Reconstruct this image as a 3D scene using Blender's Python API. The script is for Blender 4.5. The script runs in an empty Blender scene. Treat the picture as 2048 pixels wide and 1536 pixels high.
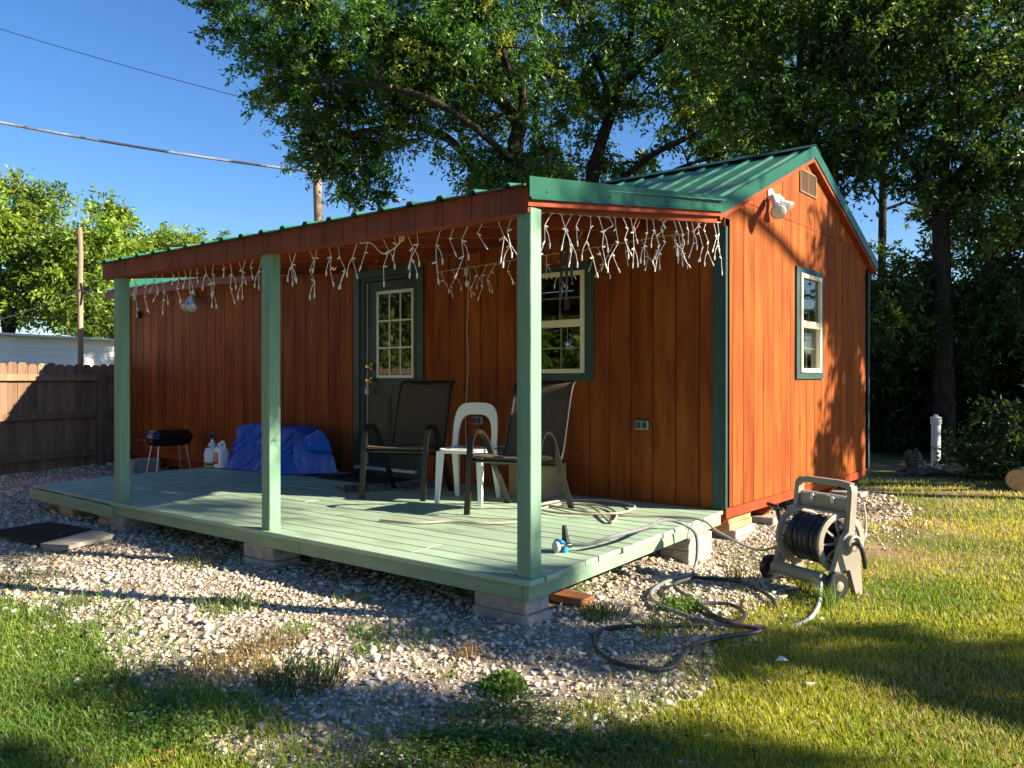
import bpy, bmesh, math, random
import numpy as np
from mathutils import Vector, Matrix, noise as mnoise

# ------------------------------------------------------------------ camera, sky, sun, exposure
scene = bpy.context.scene
COL = scene.collection
R = math.radians
FPX, CXP, HOR = 1672.0, 1024.0, 762.0            # focal length, centre and horizon row of the 2048 px photograph
CAM = np.array([2.711, -5.954, 1.232])
YAW = R(38.74)
cam_data = bpy.data.cameras.new('camera')
cam_data.sensor_width = 36.0
cam_data.lens = FPX / 2048.0 * 36.0
cam_data.clip_end = 1000.0
cam_data.clip_start = 0.05
cam = bpy.data.objects.new('camera', cam_data)
COL.objects.link(cam)
cam.location = CAM
cam.rotation_euler = (R(90) - math.atan2(768 - HOR, FPX), 0, YAW)
scene.camera = cam

SUN_EL, SUN_AZ = R(27.0), math.atan2(0.91, 0.41)   # azimuth clockwise from +Y
SUN_DIR = Vector((math.sin(SUN_AZ) * math.cos(SUN_EL), math.cos(SUN_AZ) * math.cos(SUN_EL), math.sin(SUN_EL)))
world = bpy.data.worlds.new('World')
scene.world = world
world.use_nodes = True
wn = world.node_tree.nodes
sky = wn.new('ShaderNodeTexSky')
sky.sky_type = 'NISHITA'
sky.sun_disc = False
sky.sun_elevation = SUN_EL
sky.sun_rotation = SUN_AZ
sky.altitude = 150
sky.air_density = 1.0
sky.dust_density = 0.25
sky.ozone_density = 4.0
wn['Background'].inputs[1].default_value = 0.060
sky_hs = wn.new('ShaderNodeHueSaturation')           # the phone camera renders the clear sky strongly blue
sky_hs.inputs['Saturation'].default_value = 1.2
sky_hs.inputs['Hue'].default_value = 0.507
world.node_tree.links.new(sky.outputs[0], sky_hs.inputs['Color'])
world.node_tree.links.new(sky_hs.outputs[0], wn['Background'].inputs[0])
sun_data = bpy.data.lights.new('sun', 'SUN')
sun_data.energy = 5.0
sun_data.angle = R(0.53)
sun_data.color = (1.0, 0.87, 0.68)
sun = bpy.data.objects.new('sun', sun_data)
COL.objects.link(sun)
sun.rotation_euler = SUN_DIR.to_track_quat('Z', 'Y').to_euler()
sun.location = (20, 10, 20)
vs = scene.view_settings
vs.view_transform = 'Standard'
vs.look = 'None'
vs.exposure = 1.7
vs.gamma = 1.0
vs.use_curve_mapping = False
scene.cycles.use_denoising = True
scene.cycles.max_bounces = 6
scene.cycles.transparent_max_bounces = 8
scene.cycles.sample_clamp_indirect = 6.0

# ------------------------------------------------------------------ helpers
_r = np.array([math.cos(YAW), math.sin(YAW)])
_f = np.array([-math.sin(YAW), math.cos(YAW)])
def at(u, v, x=None, y=None, z=None):
    """the point where the sight line of photo pixel (u, v) meets a world plane"""
    a, b = (u - CXP) / FPX, -(v - HOR) / FPX
    d = np.array([a * _r[0] + _f[0], a * _r[1] + _f[1], b])
    if x is not None: t = (x - CAM[0]) / d[0]
    elif y is not None: t = (y - CAM[1]) / d[1]
    else: t = (z - CAM[2]) / d[2]
    return Vector(CAM + t * d)
def away(u, depth, z=0.0):
    """a point on column u of the photograph, depth metres ahead of the camera, at height z"""
    a = (u - CXP) / FPX
    p = CAM[:2] + depth * (_f + a * _r)
    return Vector((p[0], p[1], z))

def smooth_path(pts, n=8):
    """Catmull-Rom through the points"""
    P = [Vector(p) for p in pts]
    P = [P[0] * 2 - P[1]] + P + [P[-1] * 2 - P[-2]]
    out = []
    for i in range(1, len(P) - 2):
        for k in range(n):
            t = k / n
            a, b, c, d = P[i - 1], P[i], P[i + 1], P[i + 2]
            out.append(0.5 * ((2 * b) + (c - a) * t + (2 * a - 5 * b + 4 * c - d) * t * t + (3 * b - a - 3 * c + d) * t ** 3))
    out.append(P[-2])
    return out

def root_offset(parent):
    o = Vector((0, 0, 0))
    while parent is not None:
        o += parent.location
        parent = parent.parent
    return o

class MB:
    def __init__(self):
        self.v, self.f = [], []
    def add(self, vs_, fs):
        n = len(self.v)
        self.v += [tuple(p) for p in vs_]
        self.f += [tuple(i + n for i in q) for q in fs]
        return self
    def box(self, x0, x1, y0, y1, z0, z1, c=0.0):
        if x0 > x1: x0, x1 = x1, x0
        if y0 > y1: y0, y1 = y1, y0
        if z0 > z1: z0, z1 = z1, z0
        return self.obox(((x0 + x1) / 2, (y0 + y1) / 2, (z0 + z1) / 2), ((x1 - x0) / 2, 0, 0), (0, (y1 - y0) / 2, 0), (0, 0, (z1 - z0) / 2), c)
    def obox(self, ctr, ax, ay, az, c=0.0):
        """box from centre and three half axes; c chamfers the edges"""
        ctr, A = Vector(ctr), [Vector(ax), Vector(ay), Vector(az)]
        S = [(-1, -1, -1), (1, -1, -1), (1, 1, -1), (-1, 1, -1), (-1, -1, 1), (1, -1, 1), (1, 1, 1), (-1, 1, 1)]
        if c <= 0:
            return self.add([ctr + A[0] * s[0] + A[1] * s[1] + A[2] * s[2] for s in S],
                            [(0, 3, 2, 1), (4, 5, 6, 7), (0, 1, 5, 4), (1, 2, 6, 5), (2, 3, 7, 6), (3, 0, 4, 7)])
        L = [a.length for a in A]
        k = [max(0.0, 1 - c / l) for l in L]
        verts, idx = [], {}
        for s in S:
            for ax_ in range(3):
                m = [s[i] * (1.0 if i == ax_ else k[i]) for i in range(3)]
                idx[(s, ax_)] = len(verts)
                verts.append(ctr + A[0] * m[0] + A[1] * m[1] + A[2] * m[2])
        fs = []
        for ax_ in range(3):
            b, d = (ax_ + 1) % 3, (ax_ + 2) % 3
            for sg in (-1, 1):
                ring = []
                for (p, q) in ((-1, -1), (1, -1), (1, 1), (-1, 1)):
                    s = [0, 0, 0]; s[ax_] = sg; s[b] = p; s[d] = q
                    ring.append(idx[(tuple(s), ax_)])
                fs.append(tuple(ring) if sg > 0 else tuple(reversed(ring)))
        for ax_ in range(3):
            b, d = (ax_ + 1) % 3, (ax_ + 2) % 3
            for p in (-1, 1):
                for q in (-1, 1):
                    s0 = [0, 0, 0]; s1 = [0, 0, 0]
                    s0[ax_], s1[ax_] = -1, 1
                    s0[b] = s1[b] = p; s0[d] = s1[d] = q
                    s0, s1 = tuple(s0), tuple(s1)
                    ring = (idx[(s0, b)], idx[(s1, b)], idx[(s1, d)], idx[(s0, d)])
                    fs.append(ring if p * q < 0 else tuple(reversed(ring)))
        for s in S:
            ring = (idx[(s, 0)], idx[(s, 1)], idx[(s, 2)])
            fs.append(ring if s[0] * s[1] * s[2] > 0 else tuple(reversed(ring)))
        return self.add(verts, fs)
    def bar(self, p0, p1, w, h, up=(0, 0, 1), c=0.0):
        p0, p1, up = Vector(p0), Vector(p1), Vector(up)
        d = p1 - p0
        s = d.cross(up).normalized()
        u = s.cross(d).normalized()
        return self.obox((p0 + p1) / 2, d / 2, s * w / 2, u * h / 2, c)
    def tube(self, path, r, n=8, closed=False, caps=True, section=None, up=None):
        """sweep a circle (or a 2-D section) along a path with carried frames"""
        P = [Vector(p) for p in path]
        m = len(P)
        rs = r if isinstance(r, (list, tuple)) else [r] * m
        T = []
        for i in range(m):
            a = P[(i - 1) % m] if closed else P[max(i - 1, 0)]
            b = P[(i + 1) % m] if closed else P[min(i + 1, m - 1)]
            t = b - a
            T.append(t.normalized() if t.length > 1e-9 else Vector((0, 0, 1)))
        ref = Vector(up) if up is not None else (Vector((0, 0, 1)) if abs(T[0].z) < 0.9 else Vector((1, 0, 0)))
        N = (ref - T[0] * ref.dot(T[0])).normalized()
        vs_, sec = [], section or [(math.cos(2 * math.pi * k / n), math.sin(2 * math.pi * k / n)) for k in range(n)]
        n = len(sec)
        for i in range(m):
            base = Vector(up) if up is not None else N
            N = (base - T[i] * base.dot(T[i]))
            N = N.normalized() if N.length > 1e-6 else ref
            B = T[i].cross(N)
            for (a, b) in sec:
                vs_.append(P[i] + (N * a + B * b) * rs[i])
        fs = []
        for i in range(m if closed else m - 1):
            j = (i + 1) % m
            for k in range(n):
                l = (k + 1) % n
                fs.append((i * n + k, i * n + l, j * n + l, j * n + k))
        if caps and not closed:
            fs.append(tuple(reversed(range(n))))
            fs.append(tuple((m - 1) * n + k for k in range(n)))
        return self.add(vs_, fs)
    def lathe(self, prof, n=16, ctr=(0, 0, 0), axis=(0, 0, 1), caps=True):
        ctr, ax = Vector(ctr), Vector(axis).normalized()
        a = ax.orthogonal().normalized()
        b = ax.cross(a)
        vs_ = [ctr + ax * h + (a * math.cos(2 * math.pi * k / n) + b * math.sin(2 * math.pi * k / n)) * r for (r, h) in prof for k in range(n)]
        fs = []
        for i in range(len(prof) - 1):
            for k in range(n):
                l = (k + 1) % n
                fs.append((i * n + k, i * n + l, (i + 1) * n + l, (i + 1) * n + k))
        if caps:
            fs.append(tuple(reversed(range(n))))
            fs.append(tuple((len(prof) - 1) * n + k for k in range(n)))
        return self.add(vs_, fs)
    def loft(self, secs, n=24, ctr=(0, 0, 0)):
        """stack of super-ellipse sections (z, half width, half depth, power, dx, dy)"""
        cx, cy, cz = ctr
        vs_ = []
        for s in secs:
            z, w, d, p = s[:4]
            dx, dy = (s[4], s[5]) if len(s) > 4 else (0, 0)
            for k in range(n):
                t = 2 * math.pi * k / n
                c, q = math.cos(t), math.sin(t)
                vs_.append((cx + dx + w * math.copysign(abs(c) ** (2 / p), c), cy + dy + d * math.copysign(abs(q) ** (2 / p), q), cz + z))
        fs = []
        for i in range(len(secs) - 1):
            for k in range(n):
                l = (k + 1) % n
                fs.append((i * n + k, i * n + l, (i + 1) * n + l, (i + 1) * n + k))
        fs.append(tuple(reversed(range(n))))
        fs.append(tuple((len(secs) - 1) * n + k for k in range(n)))
        return self.add(vs_, fs)
    def prism(self, poly, org, eu, ev, depth):
        """extrude a 2-D polygon (in the eu, ev plane) along eu x ev by depth"""
        org, eu, ev = Vector(org), Vector(eu), Vector(ev)
        w = eu.cross(ev).normalized() * depth
        n = len(poly)
        vs_ = [org + eu * a + ev * b for (a, b) in poly] + [org + eu * a + ev * b + w for (a, b) in poly]
        fs = [tuple(reversed(range(n))), tuple(range(n, 2 * n))] + [(k, (k + 1) % n, n + (k + 1) % n, n + k) for k in range(n)]
        return self.add(vs_, fs)
    def mesh(self, name, smooth=False):
        me = bpy.data.meshes.new(name)
        me.from_pydata(self.v, [], self.f)
        if smooth:
            me.polygons.foreach_set('use_smooth', [True] * len(me.polygons))
            me.set_sharp_from_angle(angle=R(38))
        me.update()
        return me
    def build(self, name, mat, parent=None, smooth=False):
        off = root_offset(parent)
        if off.length > 0:
            self.v = [(a - off.x, b - off.y, c - off.z) for (a, b, c) in self.v]
        o = bpy.data.objects.new(name, self.mesh(name, smooth))
        o.data.materials.append(mat)
        COL.objects.link(o)
        o.parent = parent
        return o

def tag(o, label=None, cat=None, group=None, kind=None):
    if label: o['label'] = label
    if cat: o['category'] = cat
    if group: o['group'] = group
    if kind: o['kind'] = kind
    return o
def thing(name, label, cat, loc=(0, 0, 0), rz=0.0, group=None):
    o = bpy.data.objects.new(name, None)
    o.empty_display_size = 0.2
    COL.objects.link(o)
    o.location = loc
    o.rotation_euler = (0, 0, rz)
    return tag(o, label, cat, group)
def copy_tree(o, parent=None):
    c = o.copy()
    COL.objects.link(c)
    c.parent = parent
    for ch in list(o.children):
        copy_tree(ch, c)
    return c
def np_mesh(name, V, F, mat, parent=None, colors=None, smooth=False):
    off = root_offset(parent)
    V = np.asarray(V, np.float32) - np.array(off, np.float32)
    F = np.asarray(F, np.int32)
    k = F.shape[1]
    me = bpy.data.meshes.new(name)
    me.vertices.add(len(V)); me.vertices.foreach_set('co', V.ravel())
    me.loops.add(F.size); me.loops.foreach_set('vertex_index', F.ravel())
    me.polygons.add(len(F))
    me.polygons.foreach_set('loop_start', np.arange(0, F.size, k, dtype=np.int32))
    me.polygons.foreach_set('loop_total', np.full(len(F), k, np.int32))
    if smooth: me.polygons.foreach_set('use_smooth', np.ones(len(F), bool))
    if colors is not None:
        ca = me.color_attributes.new('Tint', 'FLOAT_COLOR', 'POINT')
        ca.data.foreach_set('color', np.c_[colors, np.ones(len(colors))].astype(np.float32).ravel())
    me.update(calc_edges=True)
    o = bpy.data.objects.new(name, me)
    me.materials.append(mat)
    COL.objects.link(o)
    o.parent = parent
    return o

# ------------------------------------------------------------------ materials
def _mat(name):
    m = bpy.data.materials.new(name)
    m.use_nodes = True
    nt = m.node_tree
    return m, nt, nt.nodes, nt.links, nt.nodes['Principled BSDF']
def M(name, col, col2=None, rough=0.6, scale=6.0, stretch=(1, 1, 1), detail=6.0, contrast=(0.35, 0.65), bump=0.0, bscale=None, bstretch=None,
      spec=0.4, metallic=0.0, rand=0.0, stain=None, stain_scale=2.0, stain_range=(0.55, 0.75), stain_stretch=(1, 1, 1)):
    """noise-mixed colour, optional per-object brightness spread, dirt stains and bump"""
    m, nt, N, L, B = _mat(name)
    tc = N.new('ShaderNodeTexCoord')
    src = tc.outputs['Object']
    oi = N.new('ShaderNodeObjectInfo')
    if rand > 0:
        ad = N.new('ShaderNodeVectorMath'); ad.operation = 'MULTIPLY_ADD'
        cb = N.new('ShaderNodeCombineXYZ')
        for i in range(3): L.new(oi.outputs['Random'], cb.inputs[i])
        L.new(cb.outputs[0], ad.inputs[0]); ad.inputs[1].default_value = (37.0, 53.0, 71.0); L.new(src, ad.inputs[2])
        src = ad.outputs[0]
    def nz(sc, st, det=detail):
        mp = N.new('ShaderNodeMapping'); mp.inputs['Scale'].default_value = st
        L.new(src, mp.inputs['Vector'])
        t = N.new('ShaderNodeTexNoise'); t.inputs['Scale'].default_value = sc; t.inputs['Detail'].default_value = det
        L.new(mp.outputs[0], t.inputs['Vector'])
        return t.outputs['Fac']
    def mix(fac, a, b, mode='MIX'):
        x = N.new('ShaderNodeMix'); x.data_type = 'RGBA'; x.blend_type = mode
        for s, val in ((x.inputs[0], fac), (x.inputs[6], a), (x.inputs[7], b)):
            if hasattr(val, 'is_linked') or hasattr(val, 'links'): L.new(val, s)
            elif isinstance(val, (int, float)): s.default_value = val
            else: s.default_value = (*val, 1)
        return x.outputs[2]
    def rng(fac, lo, hi, a=0.0, b=1.0):
        x = N.new('ShaderNodeMapRange'); x.inputs[1].default_value = lo; x.inputs[2].default_value = hi
        x.inputs[3].default_value = a; x.inputs[4].default_value = b
        L.new(fac, x.inputs[0]); return x.outputs[0]
    c = None
    if col2 is not None:
        c = mix(rng(nz(scale, stretch), *contrast), col, col2)
    if stain is not None:
        c = mix(rng(nz(stain_scale, stain_stretch, 5), *stain_range), c if c is not None else col, stain)
    if rand > 0:
        g = rng(oi.outputs['Random'], 0, 1, 1 - rand, 1 + rand)
        hs = N.new('ShaderNodeHueSaturation')
        if c is not None: L.new(c, hs.inputs['Color'])
        else: hs.inputs['Color'].default_value = (*col, 1)
        L.new(g, hs.inputs['Value'])
        c = hs.outputs[0]
    if c is not None: L.new(c, B.inputs['Base Color'])
    else: B.inputs['Base Color'].default_value = (*col, 1)
    B.inputs['Roughness'].default_value = rough
    B.inputs['Specular IOR Level'].default_value = spec
    B.inputs['Metallic'].default_value = metallic
    if bump > 0:
        bn = N.new('ShaderNodeBump'); bn.inputs['Strength'].default_value = bump; bn.inputs['Distance'].default_value = 0.01
        L.new(nz(bscale or scale * 4, bstretch or stretch), bn.inputs['Height'])
        L.new(bn.outputs[0], B.inputs['Normal'])
    return m
def tint_mat(name, rough=0.6, spec=0.3, trans=0.0, trans_gain=1.4, noise_scale=0.0):
    """colour carried by each leaf, blade or stone; leaves let some light through"""
    m, nt, N, L, B = _mat(name)
    a = N.new('ShaderNodeAttribute'); a.attribute_name = 'Tint'
    colr = a.outputs['Color']
    if noise_scale > 0:
        tc = N.new('ShaderNodeTexCoord'); t = N.new('ShaderNodeTexNoise')
        t.inputs['Scale'].default_value = noise_scale; t.inputs['Detail'].default_value = 5
        L.new(tc.outputs['Object'], t.inputs['Vector'])
        mr = N.new('ShaderNodeMapRange'); mr.inputs[1].default_value = .3; mr.inputs[2].default_value = .7
        mr.inputs[3].default_value = .78; mr.inputs[4].default_value = 1.15
        L.new(t.outputs['Fac'], mr.inputs[0])
        hs = N.new('ShaderNodeHueSaturation'); L.new(colr, hs.inputs['Color']); L.new(mr.outputs[0], hs.inputs['Value'])
        colr = hs.outputs[0]
    L.new(colr, B.inputs['Base Color'])
    B.inputs['Roughness'].default_value = rough
    B.inputs['Specular IOR Level'].default_value = spec
    if trans > 0:
        tr = N.new('ShaderNodeBsdfTranslucent')
        mv = N.new('ShaderNodeMix'); mv.data_type = 'RGBA'; mv.blend_type = 'MULTIPLY'; mv.inputs[0].default_value = 1.0
        L.new(colr, mv.inputs[6]); mv.inputs[7].default_value = (trans_gain * 1.05, trans_gain, trans_gain * 0.45, 1)
        L.new(mv.outputs[2], tr.inputs['Color'])
        ms = N.new('ShaderNodeMixShader'); ms.inputs[0].default_value = trans
        L.new(B.outputs[0], ms.inputs[1]); L.new(tr.outputs[0], ms.inputs[2])
        L.new(ms.outputs[0], N['Material Output'].inputs['Surface'])
    return m
def glass_mat(name, clear=(0.8, 0.84, 0.82), boost=1.0):
    m, nt, N, L, B = _mat(name)
    N.remove(B)
    g = N.new('ShaderNodeBsdfGlossy'); g.inputs['Roughness'].default_value = 0.015
    t = N.new('ShaderNodeBsdfTransparent'); t.inputs['Color'].default_value = (*clear, 1)
    fr = N.new('ShaderNodeFresnel'); fr.inputs['IOR'].default_value = 1.52
    mu = N.new('ShaderNodeMath'); mu.operation = 'MULTIPLY'; mu.use_clamp = True; mu.inputs[1].default_value = boost
    L.new(fr.outputs[0], mu.inputs[0])
    ms = N.new('ShaderNodeMixShader')
    L.new(mu.outputs[0], ms.inputs[0]); L.new(t.outputs[0], ms.inputs[1]); L.new(g.outputs[0], ms.inputs[2])
    tc = N.new('ShaderNodeTexCoord'); nz = N.new('ShaderNodeTexNoise'); nz.inputs['Scale'].default_value = 3.0
    L.new(tc.outputs['Object'], nz.inputs['Vector'])
    bp = N.new('ShaderNodeBump'); bp.inputs['Strength'].default_value = 0.05; bp.inputs['Distance'].default_value = 0.02
    L.new(nz.outputs['Fac'], bp.inputs['Height']); L.new(bp.outputs[0], g.inputs['Normal'])
    L.new(ms.outputs[0], N['Material Output'].inputs['Surface'])
    return m

siding = M('stained_siding', (0.19, 0.039, 0.010), (0.34, 0.097, 0.016), rough=0.7, scale=1.1, stretch=(6, 6, 0.9), contrast=(0.3, 0.7), bump=0.5, bscale=16, bstretch=(9, 9, 2.5), spec=0.12, rand=0.14,
           stain=(0.145, 0.026, 0.009), stain_scale=3.0, stain_range=(0.5, 0.78), stain_stretch=(4, 4, .55))
siding_back = M('siding_groove', (0.16, 0.035, 0.010), rough=0.8, spec=0.1)
stain_red = M('stained_trim', (0.22, 0.033, 0.008), (0.28, 0.052, 0.011), rough=0.6, scale=2.0, stretch=(3, 3, 1), bump=0.15, spec=0.25, rand=0.08)
beam_red = M('stained_beam', (0.16, 0.040, 0.026), (0.23, 0.060, 0.036), rough=0.65, scale=1.6, stretch=(9, 9, 0.9), bump=0.3, bscale=9, spec=0.2, rand=0.16)
rafter_red = M('stained_rafter', (0.20, 0.04, 0.016), (0.28, 0.06, 0.022), rough=0.7, scale=3, bump=0.2, spec=0.15, rand=0.1)
roof_green = M('green_roof_metal', (0.013, 0.110, 0.065), (0.020, 0.135, 0.083), rough=0.38, scale=1.8, bump=0.03, bscale=8, spec=0.5, stain=(0.085, 0.145, 0.110), stain_scale=1.3, stain_range=(0.42, 0.75))
trim_green = M('green_trim_metal', (0.006, 0.076, 0.042), (0.009, 0.090, 0.050), rough=0.35, scale=2.0, spec=0.5)
dark_green = M('dark_green_paint', (0.014, 0.055, 0.052), (0.018, 0.066, 0.060), rough=0.45, scale=4, bump=0.05, spec=0.4)
corner_green = M('blue_green_paint', (0.10, 0.27, 0.24), (0.12, 0.30, 0.26), rough=0.5, scale=5, bump=0.08, spec=0.3)
deck_paint = M('sage_deck_paint', (0.29, 0.405, 0.285), (0.345, 0.465, 0.335), rough=0.55, scale=2.2, stretch=(1.0, 6, 6), contrast=(0.3, 0.7), bump=0.25, bscale=5, bstretch=(2, 22, 22), spec=0.3, rand=0.09,
               stain=(0.20, 0.245, 0.165), stain_scale=3.2, stain_range=(0.54, 0.8), stain_stretch=(.8, 2.2, 1))
rim_paint = M('sage_rim_paint', (0.195, 0.305, 0.205), (0.235, 0.35, 0.24), rough=0.55, scale=3, stretch=(1, 1, 5), bump=0.2, spec=0.3, stain=(0.17, 0.24, 0.16), stain_scale=3.5, stain_range=(0.58, 0.85))
post_paint = M('sage_post_paint', (0.145, 0.275, 0.19), (0.18, 0.32, 0.225), rough=0.55, scale=3, stretch=(6, 6, 0.7), bump=0.45, bscale=5, bstretch=(16, 16, 0.8), spec=0.3, stain=(0.10, 0.18, 0.125), stain_scale=4, stain_range=(.6, .8), stain_stretch=(7, 7, .5))
block_mat = M('concrete_block', (0.29, 0.265, 0.24), (0.42, 0.39, 0.355), rough=0.9, scale=14, bump=0.6, bscale=60, spec=0.1, rand=0.1, stain=(0.30, 0.22, 0.17), stain_scale=5, stain_range=(0.55, 0.8))
raw_wood = M('weathered_timber', (0.34, 0.20, 0.10), (0.46, 0.29, 0.16), rough=0.8, scale=2, stretch=(1, 8, 8), bump=0.3, spec=0.15, rand=0.1)
fence_wood = M('fence_wood', (0.16, 0.10, 0.066), (0.28, 0.18, 0.115), rough=0.85, scale=1.6, stretch=(9, 9, 0.9), contrast=(0.3, 0.7), bump=0.4, bscale=7, bstretch=(12, 12, 1), spec=0.1, rand=0.22,
               stain=(0.12, 0.08, 0.06), stain_scale=6, stain_range=(0.68, 0.8))
pole_wood = M('pole_wood', (0.26, 0.17, 0.12), (0.38, 0.27, 0.20), rough=0.9, scale=2, stretch=(9, 9, 0.6), bump=0.5, spec=0.1)
cream = M('cream_vinyl', (0.72, 0.64, 0.44), (0.78, 0.70, 0.50), rough=0.4, scale=4, spec=0.4)
white_vinyl = M('white_vinyl', (0.72, 0.74, 0.72), (0.79, 0.80, 0.78), rough=0.35, scale=4, spec=0.45)
white_plastic = M('white_plastic', (0.78, 0.80, 0.80), (0.83, 0.84, 0.83), rough=0.32, scale=3, spec=0.5)
dark_metal = M('dark_chair_frame', (0.022, 0.022, 0.022), (0.030, 0.028, 0.026), rough=0.38, scale=6, spec=0.5)
black_plastic = M('black_plastic', (0.012, 0.012, 0.013), rough=0.42, spec=0.5)
black_enamel = M('black_enamel', (0.008, 0.008, 0.012), rough=0.18, spec=0.6)
steel = M('dull_steel', (0.42, 0.43, 0.44), (0.52, 0.52, 0.52), rough=0.4, metallic=0.8, scale=8)
brass = M('brass', (0.62, 0.46, 0.18), rough=0.3, metallic=1.0)
lamp_white = M('lamp_white', (0.80, 0.80, 0.80), (0.72, 0.72, 0.70), rough=0.4, scale=6)
lamp_grey = M('lamp_grey', (0.55, 0.56, 0.57), (0.62, 0.62, 0.62), rough=0.45, scale=6)
bulb_glass = M('bulb_glass', (0.72, 0.70, 0.55), rough=0.2, spec=0.6)
wire_white = M('white_wire', (0.74, 0.74, 0.70), rough=0.5)
bulb_white = M('white_bulb', (0.82, 0.82, 0.80), rough=0.3)
cord_tan = M('tan_cord', (0.60, 0.46, 0.36), rough=0.5)
interior = M('dark_interior', (0.05, 0.045, 0.04), rough=0.9)
pane_glass = glass_mat('window_glass', boost=0.85)
# ------------------------------------------------------------------ cabin
trim_paint = M('trim_paint', (0.024, 0.064, 0.064), (0.031, 0.077, 0.076), rough=0.5, scale=5, stretch=(3, 3, 1), bump=0.1, spec=0.3)
door_paint_shaded = M('door_paint_shaded', (0.012, 0.036, 0.038), (0.015, 0.042, 0.043), rough=0.45, scale=3, spec=0.35)  # trim green, darkened so the colour carries the deep porch shade
GRAY = M('galvanised_grey', (0.36, 0.40, 0.39), rough=0.5, metallic=0.3)
HX0, HW = -9.2, 3.68                     # left end, depth
MID = 1.82                               # ridge line
EAVE_Y, EAVE_Z, PITCH = -0.19, 2.545, 0.4167
RIDGE_Z = EAVE_Z + PITCH * (MID - EAVE_Y)
def roof_z(y): return RIDGE_Z - PITCH * abs(y - MID)
random.seed(4)
cabin = thing('cabin', 'orange stained timber cabin with green metal roof and dark green trim', 'cabin', (-4.6, 1.84, 0))

# openings in the front wall and in the gable: (a0, a1, z0, z1)
DOOR = (-4.14, -3.27, 0.25, 2.32)
WINF = (-1.80, -1.26, 1.30, 2.18)
WING = (1.56, 2.10, 1.31, 2.21)
def subtract(rect, hole):
    a0, a1, z0, z1 = rect
    h0, h1, g0, g1 = hole
    if h1 <= a0 or h0 >= a1 or g1 <= z0 or g0 >= z1: return [rect]
    out = []
    if h0 > a0: out.append((a0, h0, z0, z1))
    if h1 < a1: out.append((h1, a1, z0, z1))
    m0, m1 = max(a0, h0), min(a1, h1)
    if g0 > z0: out.append((m0, m1, z0, g0))
    if g1 < z1: out.append((m0, m1, g1, z1))
    return out
def islands(rects):
    """group rectangles that touch, so that a board cut through by an opening becomes two boards"""
    groups = []
    for r_ in rects:
        hit = [g for g in groups if any(r_[0] <= o[1] + 1e-6 and r_[1] >= o[0] - 1e-6 and r_[2] <= o[3] + 1e-6 and r_[3] >= o[2] - 1e-6 for o in g)]
        groups = [g for g in groups if g not in hit] + [[r_] + [o for g in hit for o in g]]
    return groups
BW, GAP = 0.2032, 0.009
x = 0.0
while x > HX0 + 0.02:
    a0, a1 = max(HX0, x - BW), x - GAP
    rects = [(a0, a1, 0.262, 2.47)]
    for hole in (DOOR, WINF):
        rects = [q for r_ in rects for q in subtract(r_, hole)]
    dy = random.uniform(-.0012, .0012)
    for grp in islands(rects):
        mb = MB()
        for (p, q, g, h) in grp:
            mb.box(p, q, dy, 0.0115, g, h, 0.0015 if len(grp) == 1 and q - p > .01 and h - g > .01 else 0)
        mb.build('siding_board', siding, cabin)
    x -= BW
def gable_board(y0, y1, z0, z1=None):
    mb = MB()
    def col(p, q, g, h):
        if h is not None:
            mb.box(-0.0115, 0.0, p, q, g, h, 0.0012)
        else:
            cuts = [p] + ([MID] if p < MID < q else []) + [q]
            for s, e in zip(cuts[:-1], cuts[1:]):
                t0, t1 = roof_z(s) - .06, roof_z(e) - .06
                if max(t0, t1) <= g + .01: continue
                t0, t1 = max(t0, g + .002), max(t1, g + .002)
                mb.add([(-.0115, s, g), (-.0115, e, g), (0, e, g), (0, s, g), (-.0115, s, t0), (-.0115, e, t1), (0, e, t1), (0, s, t0)],
                       [(0, 3, 2, 1), (4, 5, 6, 7), (0, 1, 5, 4), (1, 2, 6, 5), (2, 3, 7, 6), (3, 0, 4, 7)])
    rects = [(y0, y1, z0, z1)] if z1 is not None else None
    if rects:
        for grp in islands([q for r_ in rects for q in subtract(r_, WING)]):
            mb = MB()
            for (p, q, g, h) in grp: mb.box(-0.0115, 0.0, p, q, g, h, 0.0012 if len(grp) == 1 else 0)
            mb.build('siding_board', siding, cabin)
    else:
        col(y0, y1, z0, None)
        if mb.v: mb.build('siding_board', siding, cabin)
y = 0.003
first = True
while y < HW - .02:
    e = min(HW, y + (0.155 if first else BW))
    top = min(roof_z(y), roof_z(e)) - .06
    if top > 2.66:
        gable_board(y, e - GAP, 0.262, 2.648)
        gable_board(y, e - GAP, 2.652)
    else:
        mbz = gable_board(y, e - GAP, 0.262, min(2.648, top))
    y, first = e, False
# sheathing behind the boards, with the openings left free; back and far end walls
mb = MB()
for r_ in [q for h0 in [[(HX0, 0, 0.255, 2.47)]] for q in [s for t in subtract(h0[0], DOOR) for s in subtract(t, WINF)]]:
    mb.box(r_[0], r_[1], 0.0118, 0.09, r_[2], r_[3])
mb.build('front_wall', siding_back, cabin)
mb = MB()
for r_ in subtract((0.09, HW - .09, 0.255, 2.4), WING): mb.box(-0.09, -0.0118, *r_)
mb.prism([(0.09, 2.4), (HW - .09, 2.4), (HW - .09, roof_z(HW - .09) - .07), (MID, RIDGE_Z - .07), (0.09, roof_z(0.09) - .07)], (-0.09, 0, 0), (0, 1, 0), (0, 0, 1), 0.078)
mb.build('gable_wall', siding_back, cabin)
MB().box(HX0, 0, HW - .09, HW, 0.255, 2.47).build('back_wall', siding, cabin)
MB().prism([(0.09, .255), (HW - .09, .255), (HW - .09, roof_z(HW - .09) - .07), (MID, RIDGE_Z - .07), (0.09, roof_z(0.09) - .07)], (HX0, 0, 0), (0, 1, 0), (0, 0, 1), 0.09).build('far_end_wall', siding, cabin)
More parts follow.
